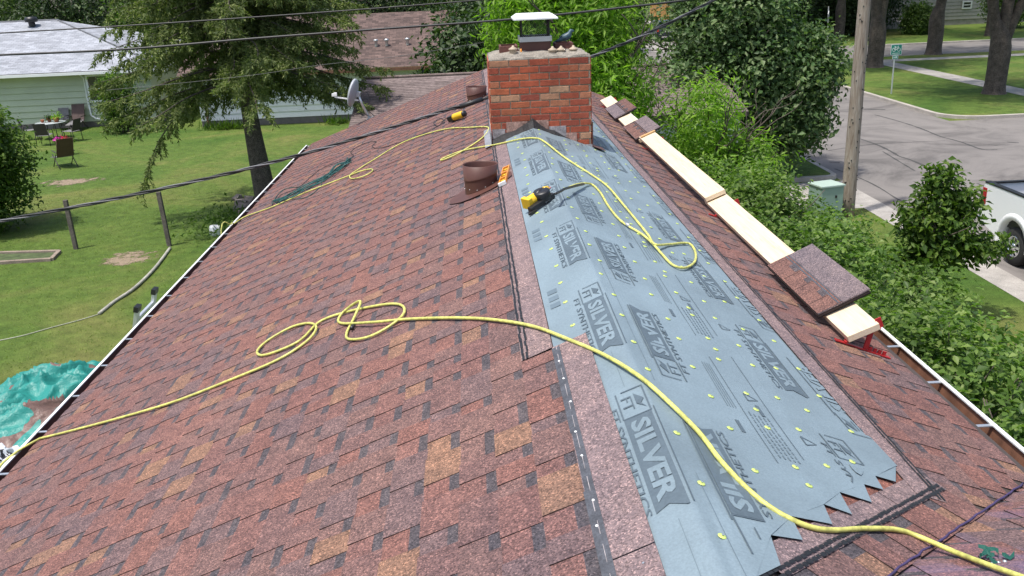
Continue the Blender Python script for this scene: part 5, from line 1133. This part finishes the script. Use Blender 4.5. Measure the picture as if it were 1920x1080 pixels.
for i in range(17): b.add([(x0-.035, *pr[i]), (x0-.035, *pr[i+1]), (x0-.035, *pr2[i+1]), (x0-.035, *pr2[i]), (x0+.01, yw+(pr[i][0]-yw)*1.08, .45+(pr[i][1]-.45)*1.08), (x0+.01, yw+(pr[i+1][0]-yw)*1.08, .45+(pr[i+1][1]-.45)*1.08), (x0+.2, *pr2[i+1]), (x0+.2, *pr2[i])], [(0, 1, 2, 3), (0, 4, 5, 1), (3, 2, 6, 7)], 0, True)
b.build('wheel_flare', m_tr, TK)
b = MB(); b.bb(x0-.01, x0+.11, 14, yr-.02, 1.46, 1.50); b.bb(x1-.11, x1+.01, 14, yr-.02, 1.46, 1.50); b.bb(x0+.11, x1-.11, yr-.10, yr, 1.44, 1.48); b.build('bed_rail', M['black'], TK, bev=.01)
b = MB(); b.bb(x0+.1, x1-.1, 14.05, yr-.06, .80, .84); b.bb(x0+.08, x0+.10, 14.05, yr-.06, .8, 1.45); b.bb(x1-.10, x1-.08, 14.05, yr-.06, .8, 1.45); b.bb(x0+.1, x1-.1, 14.0, 14.05, .8, 1.5); b.build('bed_liner', M['black'], TK)
b = MB(); b.bb(x0+.09, x1-.09, yr-.06, yr+.01, .78, 1.44); b.build('tailgate', m_tr, TK, bev=.01)
b = MB(); b.bb(x0+.05, x1-.05, yr+.02, yr+.22, .48, .68); b.build('rear_bumper', m_chrome, TK, bev=.03)
for s_ in (x0-.012, x1-.07): b = MB(); b.bb(s_, s_+.082, yr-.13, yr+.025, 1.0, 1.36); b.build('tail_light', mat('red_lens', (.35, .01, .015), .2), TK, bev=.015)
b = MB(); b.bb(x0+.3, x1-.3, 12.0, yr-.2, .45, .7); b.bb(x0+.1, x1-.1, yw-.7, yw+.6, .7, .8); b.build('chassis', M['black'], TK)
b = MB(); b.prism([(x0, 13.9, .5), (x0, 13.9, 1.48), (x0+.12, 13.6, 1.95), (x0+.12, 11.9, 1.95), (x0, 11.2, 1.45), (x0, 9.6, 1.30), (x0, 9.4, .55)], (x1-x0, 0, 0)); b.build('cab', m_tr, TK, bev=.05)
b = MB(); b.prism([(x0-.004, 13.6, 1.5), (x0+.095, 13.45, 1.88), (x0+.095, 12.0, 1.88), (x0-.004, 11.5, 1.5)], (.02, 0, 0)); b.bb(x0+.3, x1-.3, 13.85, 13.91, 1.52, 1.85); b.build('cab_window', M['glass'], TK)
def wheel(p, y, z, r, w_, s, parent):
    rot = Matrix.Rotation(R_(90), 3, 'Y'); b = MB(); b.lathe([(r*.58, -w_/2), (r*.9, -w_/2), (r*.98, -w_/2+.03), (r, -w_/4), (r, w_/4), (r*.98, w_/2-.03), (r*.9, w_/2), (r*.58, w_/2)], (p, y, z), 32, rot=rot); o = b.build('wheel', m_tire, parent)
    b = MB(); f_ = p+s*w_/2*.75
    b.lathe([(r*.6, 0), (r*.56, .03), (r*.5, .03), (r*.48, -.04)], (f_, y, z), 28, rot=rot if s > 0 else Matrix.Rotation(R_(-90), 3, 'Y')); b.lathe([(r*.2, .03), (r*.17, .05), (0, .055)], (f_, y, z), 16, rot=rot if s > 0 else Matrix.Rotation(R_(-90), 3, 'Y'))
    for i in range(8):
        a_ = 2*math.pi*i/8; c1 = Vector((f_+s*.015, y+math.cos(a_)*r*.15, z+math.sin(a_)*r*.15)); c2 = Vector((f_+s*.005, y+math.cos(a_)*r*.53, z+math.sin(a_)*r*.53)); b.bar(c1, c2, r*.12, .03, up=(1, 0, 0))
    b.build('rim', m_chrome, o)
    b = MB(); b.lathe([(0, 0), (r*.5, 0)], (f_-s*.05, y, z), 24, rot=rot); b.build('brake_disc', M['black'], o)
for y_ in (yw, 10.6):
    wheel(x0+.16, y_, wz, .40, .27, -1, TK); wheel(x1-.16, y_, wz, .40, .27, 1, TK)
# distant SUV
V_ = empty('parked_suv', (16.1, 80, 0)); tag(V_, 'dark blue-grey SUV parked far along the street', 'car'); m_suv = mat('dark_suv_paint', (.025, .03, .045), .25, .05)
vx0, vx1, vy = 15.15, 17.05, 79.2
b = MB(); pf = [(vy, .45), (vy-.02, .95), (vy+.1, 1.05), (vy+.28, 1.62), (vy+.6, 1.68), (vy+2.7, 1.66), (vy+3.5, 1.12), (vy+4.5, 1.0), (vy+4.6, .45)]; b.prism([(vx0, y, z) for y, z in pf], (vx1-vx0, 0, 0)); b.build('body', m_suv, V_, bev=.06)
b = MB(); b.add([(vx0+.2, vy+.10, 1.12), (vx1-.2, vy+.10, 1.12), (vx1-.25, vy+.25, 1.56), (vx0+.25, vy+.25, 1.56)], [(0, 1, 2, 3)]); b.v = [(x, y-.03, z) for x, y, z in b.v]; b.build('rear_window', M['glass'], V_)
b = MB(); b.bb(vx0-.01, vx0+.0, vy+.5, vy+2.6, 1.1, 1.55); b.build('side_window', M['glass'], V_)
for s_ in (vx0, vx1-.16): b = MB(); b.bb(s_, s_+.16, vy-.04, vy+.1, .85, 1.2); b.build('tail_light', mat('tail_red', (.5, .05, .02), .25), V_)
b = MB(); b.bb((vx0+vx1)/2-.26, (vx0+vx1)/2+.26, vy-.045, vy-.02, .8, .92); b.build('number_plate', M['white'], V_)
for y_ in (vy+.85, vy+3.6): wheel(vx0+.1, y_, .34, .34, .22, -1, V_); wheel(vx1-.1, y_, .34, .34, .22, 1, V_)
# ================================================================== BACK LAWN THINGS
for (u, v, ut, vt), lb in (((318, 461, 297, 360), 'leaning bare wooden fence post standing alone on the lawn'), ((143, 467, 122, 375), 'bare wooden fence post beside the large bush')):
    a = gp(u, v); t_ = at(ut, vt, a.y); b = MB(); b.bar(a-Vector((0, 0, .1)), t_, .10, .09, up=(0, 1, 0)); o = b.build('fence_post', mat('grey_post_wood', (.11, .095, .08), .95, .3, 6, .3, 30), bev=.008); tag(o, lb, 'fence post', 'fence posts')
# raised bed timbers
c0, c1, c2, c3_ = gp(-30, 497), gp(97, 489), gp(112, 474), gp(-30, 478); BD2 = empty('raised_bed', c1); tag(BD2, 'low timber garden bed edge at the foot of the bush', 'garden bed'); m_tim = mat('grey_timber', (.24, .19, .15), .95, .25, 4, .2, 30)
for a, c in ((c0, c1), (c1, c2), (c2, c3_)): b = MB(); b.bar(a+Vector((0, 0, .03)), c+Vector((0, 0, .03)), .10, .09); b.build('timber', m_tim, BD2, bev=.01)
b = MB(); b.add([c0+Vector((0, 0, .03)), c1+Vector((0, 0, .03)), c2+Vector((0, 0, .03)), c3_+Vector((0, 0, .03))], [(0, 1, 2, 3)]); b.build('soil', mat('dark_soil', (.06, .085, .03), .95, .4, 6), BD2)
b = MB(); b.tube(spline([gp(186, 588, .03), gp(215, 565, .03), gp(252, 540, .04), (gp(290, 503, .04)), gp(319, 465, .03)], 6), .035, 8); tag(b.build('lawn_pipe', mat('grey_pipe', (.33, .32, .28), .8, .3, 5, .2, 30)), 'grey length of pipe lying along the lawn to the fence post', 'pipe')
b = MB(); P = spline([gp(186, 589, .01), gp(150, 600, .01), gp(90, 616, .012), gp(40, 630, .008), gp(-20, 642, .01)], 6); b.tube(P, .012, 6); tag(b.build('garden_hose', mat('pale_hose', (.33, .34, .25), .7, .2)), 'thin pale garden hose half sunk in the grass', 'hose')
# crumpled tarp: folded cloth heap
def cloth(name, c, rx, ry, hgt, m, label, cat, n=84, seed=0, sharp=1.0):
    vs = []; cx, cy = c
    for j in range(n+1):
        for i in range(n+1):
            u, v = i/n*2-1, j/n*2-1; r_ = math.sqrt(u*u*.9+v*v*.9); p = Vector((u*2.2, v*2.2, seed))
            q_ = Vector((p.x*.55+p.y*.35, p.y*1.5-p.x*.9, p.z)); f1 = 1-abs(mnoise.noise(p*1.1)); f2 = 1-abs(mnoise.noise(q_*1.7+Vector((3, 1, 0)))); f3 = 1-abs(mnoise.noise(p*6.5)); env = max(0, 1-r_**2.4)
            z = env*(hgt*(.30+.45*f1**2) + .40*hgt*f2**3 + .035*hgt*f3**3*sharp)+.012; ex = 1+.22*mnoise.noise(Vector((math.atan2(v, u)*1.3, seed, 2)))
            vs.append((cx+u*rx*ex+.05*mnoise.noise(p*3), cy+v*ry*ex+.05*mnoise.noise(p*3+Vector((5, 5, 5))), z))
    b = MB(); b.add(vs, [(j*(n+1)+i, j*(n+1)+i+1, (j+1)*(n+1)+i+1, (j+1)*(n+1)+i) for j in range(n) for i in range(n) if math.hypot((i+.5)/n*2-1, (j+.5)/n*2-1) < 1.02], 0, True); return tag(b.build(name, m), label, cat)
def tarpmat():
    m, t, b = nodes('teal_and_brown_tarp'); g = N(t, 'NewGeometry'); n = noise(t, .8, 2, .4, g.outputs['Position'], .9); r = ramp(t, [(.0, (.02, .22, .19)), (.57, (.15, .09, .075))], 'CONSTANT'); t.links.new(n.outputs['Fac'], r.inputs[0]); t.links.new(r.outputs[0], b.inputs['Base Color']); b.inputs['Roughness'].default_value = .45
    n2 = noise(t, 9, 4, .6, g.outputs['Position'], 1.5); bp = N(t, 'Bump'); bp.inputs['Strength'].default_value = .35; bp.inputs['Distance'].default_value = .06; t.links.new(n2.outputs['Fac'], bp.inputs['Height']); t.links.new(bp.outputs[0], b.inputs['Normal']); return m
cloth('tarp', (-7.35, 12.95), 1.25, 1.55, .55, tarpmat(), 'crumpled teal and brown tarp heaped on the grass below the eave', 'tarp', seed=2)
def bagmat():
    m, t, b = nodes('white_black_plastic'); g = N(t, 'NewGeometry'); n = noise(t, 3, 2, .5, g.outputs['Position'], 1.); r = ramp(t, [(0, (.62, .66, .72)), (.56, (.03, .03, .04))], 'CONSTANT'); t.links.new(n.outputs['Fac'], r.inputs[0]); t.links.new(r.outputs[0], b.inputs['Base Color']); b.inputs['Roughness'].default_value = .35; return m
c = gp(22, 862); cloth('plastic_wrap', (c.x-.1, c.y-.25), .45, .5, .3, bagmat(), 'white and black plastic wrapping crumpled beside the tarp', 'wrapping', 40, 7)
c = gp(405, 441); b = MB(); b.lathe([(.0, 0), (.11, 0), (.12, .05), (.115, .22), (.09, .26), (0, .27)], c, 14, sx=1.3); tag(b.build('white_jug', M['white']), 'white plastic jug in the weeds by the left eave', 'jug')
b = MB()
for i in range(22):
    p = gp(458+random.uniform(-14, 12), 395+random.uniform(-20, 16)); b.box(p+Vector((0, 0, .06)), (random.uniform(.1, .3), random.uniform(.1, .25), random.uniform(.06, .2)), Matrix.Rotation(random.random()*3, 3, 'Z') @ Matrix.Rotation(random.gauss(0, .4), 3, 'X'))
tag(b.build('rubble', mat('grey_rubble', (.20, .17, .15), .95, .4, 5)), 'low heap of dark stones and debris at the spruce foot', 'debris', kind='stuff')
# patio furniture
m_fr = mat('dark_chair_frame', (.03, .025, .023), .5, .2); m_sl = mat('dark_sling_fabric', (.055, .045, .042), .8, .15, 6); m_slg = mat('grey_sling_fabric', (.16, .155, .16), .8, .15, 6); m_brs = mat('brown_sling_fabric', (.10, .058, .04), .8, .15, 6)
def chair(c, rz, label, recl=False, m_s=None, group='patio chairs'):
    t = empty('patio_chair' if not recl else 'lounge_chair', c, rz); tag(t, label, 'chair', group); m_s = m_s or m_sl
    if not recl:
        for sx_ in (-.27, .27):
            for y_, z_ in ((-.24, .62), (.24, .42)): b = MB(); b.tube([(sx_, y_-(.06 if y_ < 0 else -.04), 0), (sx_, y_, z_)], .016, 6); b.build('leg', m_fr, t, True)
            b = MB(); b.tube([(sx_, -.24, .62), (sx_, .2, .64), (sx_, .26, .42)], .016, 6); b.build('armrest', m_fr, t, True)
        b = MB(); b.add([(-.26, -.24, .42), (.26, -.24, .42), (.26, .27, .44), (-.26, .27, .44)], [(0, 1, 2, 3)]); b.box((0, .27, .43), (.54, .03, .03)); b.build('seat', m_slg, t, True)
        b = MB(); b.prism([(-.26, -.24, .44), (.26, -.24, .44), (.25, -.40, .95), (-.25, -.40, .95)], (0, -.012, 0)); b.build('backrest', m_s, t, True)
    else:
        for sx_ in (-.31, .31):
            for a_, e_ in (((sx_, -.42, 0), (sx_, .28, .48)), ((sx_, .42, 0), (sx_, -.18, .52))): b = MB(); b.tube([a_, e_], .018, 6); b.build('leg', m_fr, t, True)
            b = MB(); b.tube([(sx_, -.3, .60), (sx_, .25, .62)], .02, 6); b.build('armrest', m_fr, t, True)
        b = MB(); b.prism([(-.28, -.2, .40), (.28, -.2, .40), (.28, .75, .30), (-.28, .75, .30)], (0, 0, .02)); b.build('seat', m_slg, t, True)
        b = MB(); b.prism([(-.28, -.2, .42), (.28, -.2, .42), (.28, -.52, 1.10), (-.28, -.52, 1.10)], (0, -.015, 0)); b.tube([(-.28, -.2, .42), (-.28, -.53, 1.1), (.28, -.53, 1.1), (.28, -.2, .42)], .016, 6); b.build('backrest', m_s, t, True)
    return t
tc = gp(90, 262); tz = .72
c1_ = gp(87, 272); c2_ = gp(137, 264); c3__ = gp(60, 262); c4_ = gp(118, 243)
chair(c1_, R_(5), 'dark sling patio chair with its back to the lawn at the table'); chair(c2_, R_(75), 'dark sling patio chair turned sideways right of the table'); chair(c3__, R_(-70), 'dark sling patio chair left of the table near the bush'); chair(c4_, R_(175), 'grey sling patio chair against the house behind the table', m_s=m_slg)
chair(gp(124, 313), R_(38), 'brown reclining lounge chair alone on the lawn', True, m_brs, None); chair(gp(147, 243), R_(183), 'brown cushioned recliner standing against the green siding', True, mat('brown_cushion', (.085, .055, .05), .8, .2), None)
tc = (c1_+c2_+c3__+c4_)/4; tc.z = 0; TB = empty('patio_table', tc); tag(TB, 'round glass patio table with dark legs and potted plants', 'table')
b = MB(); b.lathe([(0, tz), (.60, tz), (.62, tz-.01), (.60, tz-.02), (0, tz-.02)], tc, 28); b.build('table_top', mat('frosted_glass', (.40, .43, .43), .25, .05), TB)
for i in range(4): a_ = R_(45+90*i); b = MB(); b.tube([tc+Vector((math.cos(a_)*.5, math.sin(a_)*.5, 0)), tc+Vector((math.cos(a_)*.42, math.sin(a_)*.42, tz-.02))], .018, 6); b.build('leg', m_fr, TB)
m_pot = mat('terracotta', (.36, .12, .06), .85, .15, 8)
for (dx, dy, s_, k), lb in (((-.33, .0, .75, None), 'small empty terracotta pot on the glass table'), ((-.08, .12, .9, 'dark'), 'terracotta pot with dark cactus-like plant on the table'), ((.3, -.05, 1.2, 'ash'), 'wide terracotta pot with trailing green plant on the table')):
    p = tc+Vector((dx, dy, tz)); t = empty('flower_pot', p); tag(t, lb, 'flower pot', 'pots on the patio table'); b = MB(); b.lathe([(0, 0), (.07*s_, 0), (.10*s_, .13*s_), (.112*s_, .13*s_), (.112*s_, .16*s_), (.095*s_, .16*s_), (.09*s_, .13*s_), (0, .13*s_)], p, 16); b.build('pot', m_pot, t)
    if k: n = 130; P = np.array(p)+[0, 0, .2*s_]+rng.normal(size=(n, 3))*[.09*s_, .09*s_, .06*s_]; tag(leaves('plant', P, rng.normal(size=(n, 3)), .10, .04, LM[k], t), kind='stuff')
p = gp(123, 283); p = gp(124, 290); t = empty('flower_planter', p); tag(t, 'planter of pink and red flowers behind the lounge chair', 'planter'); b = MB(); b.lathe([(0, 0), (.14, 0), (.19, .38), (.2, .38), (.2, .42), (0, .42)], p, 16); b.build('pot', m_pot, t)
n = 220; P = np.array(p)+[0, 0, .52]+rng.normal(size=(n, 3))*[.17, .12, .07]; leaves('foliage', P, rng.normal(size=(n, 3)), .10, .04, LM['mid'], t)
for nm, cc, dx in (('magenta_bloom', (.55, .03, .35), -.15), ('red_bloom', (.55, .02, .05), .08), ('yellow_bloom', (.75, .5, .05), .2)):
    n = 90; P = np.array(p)+[dx, -.06, .62-.1*(dx > .15)]+rng.normal(size=(n, 3))*[.08, .07, .045]; tag(leaves('bloom', P, rng.normal(size=(n, 3)), .07, .06, mat(nm, cc, .6, .15), t), kind='stuff')
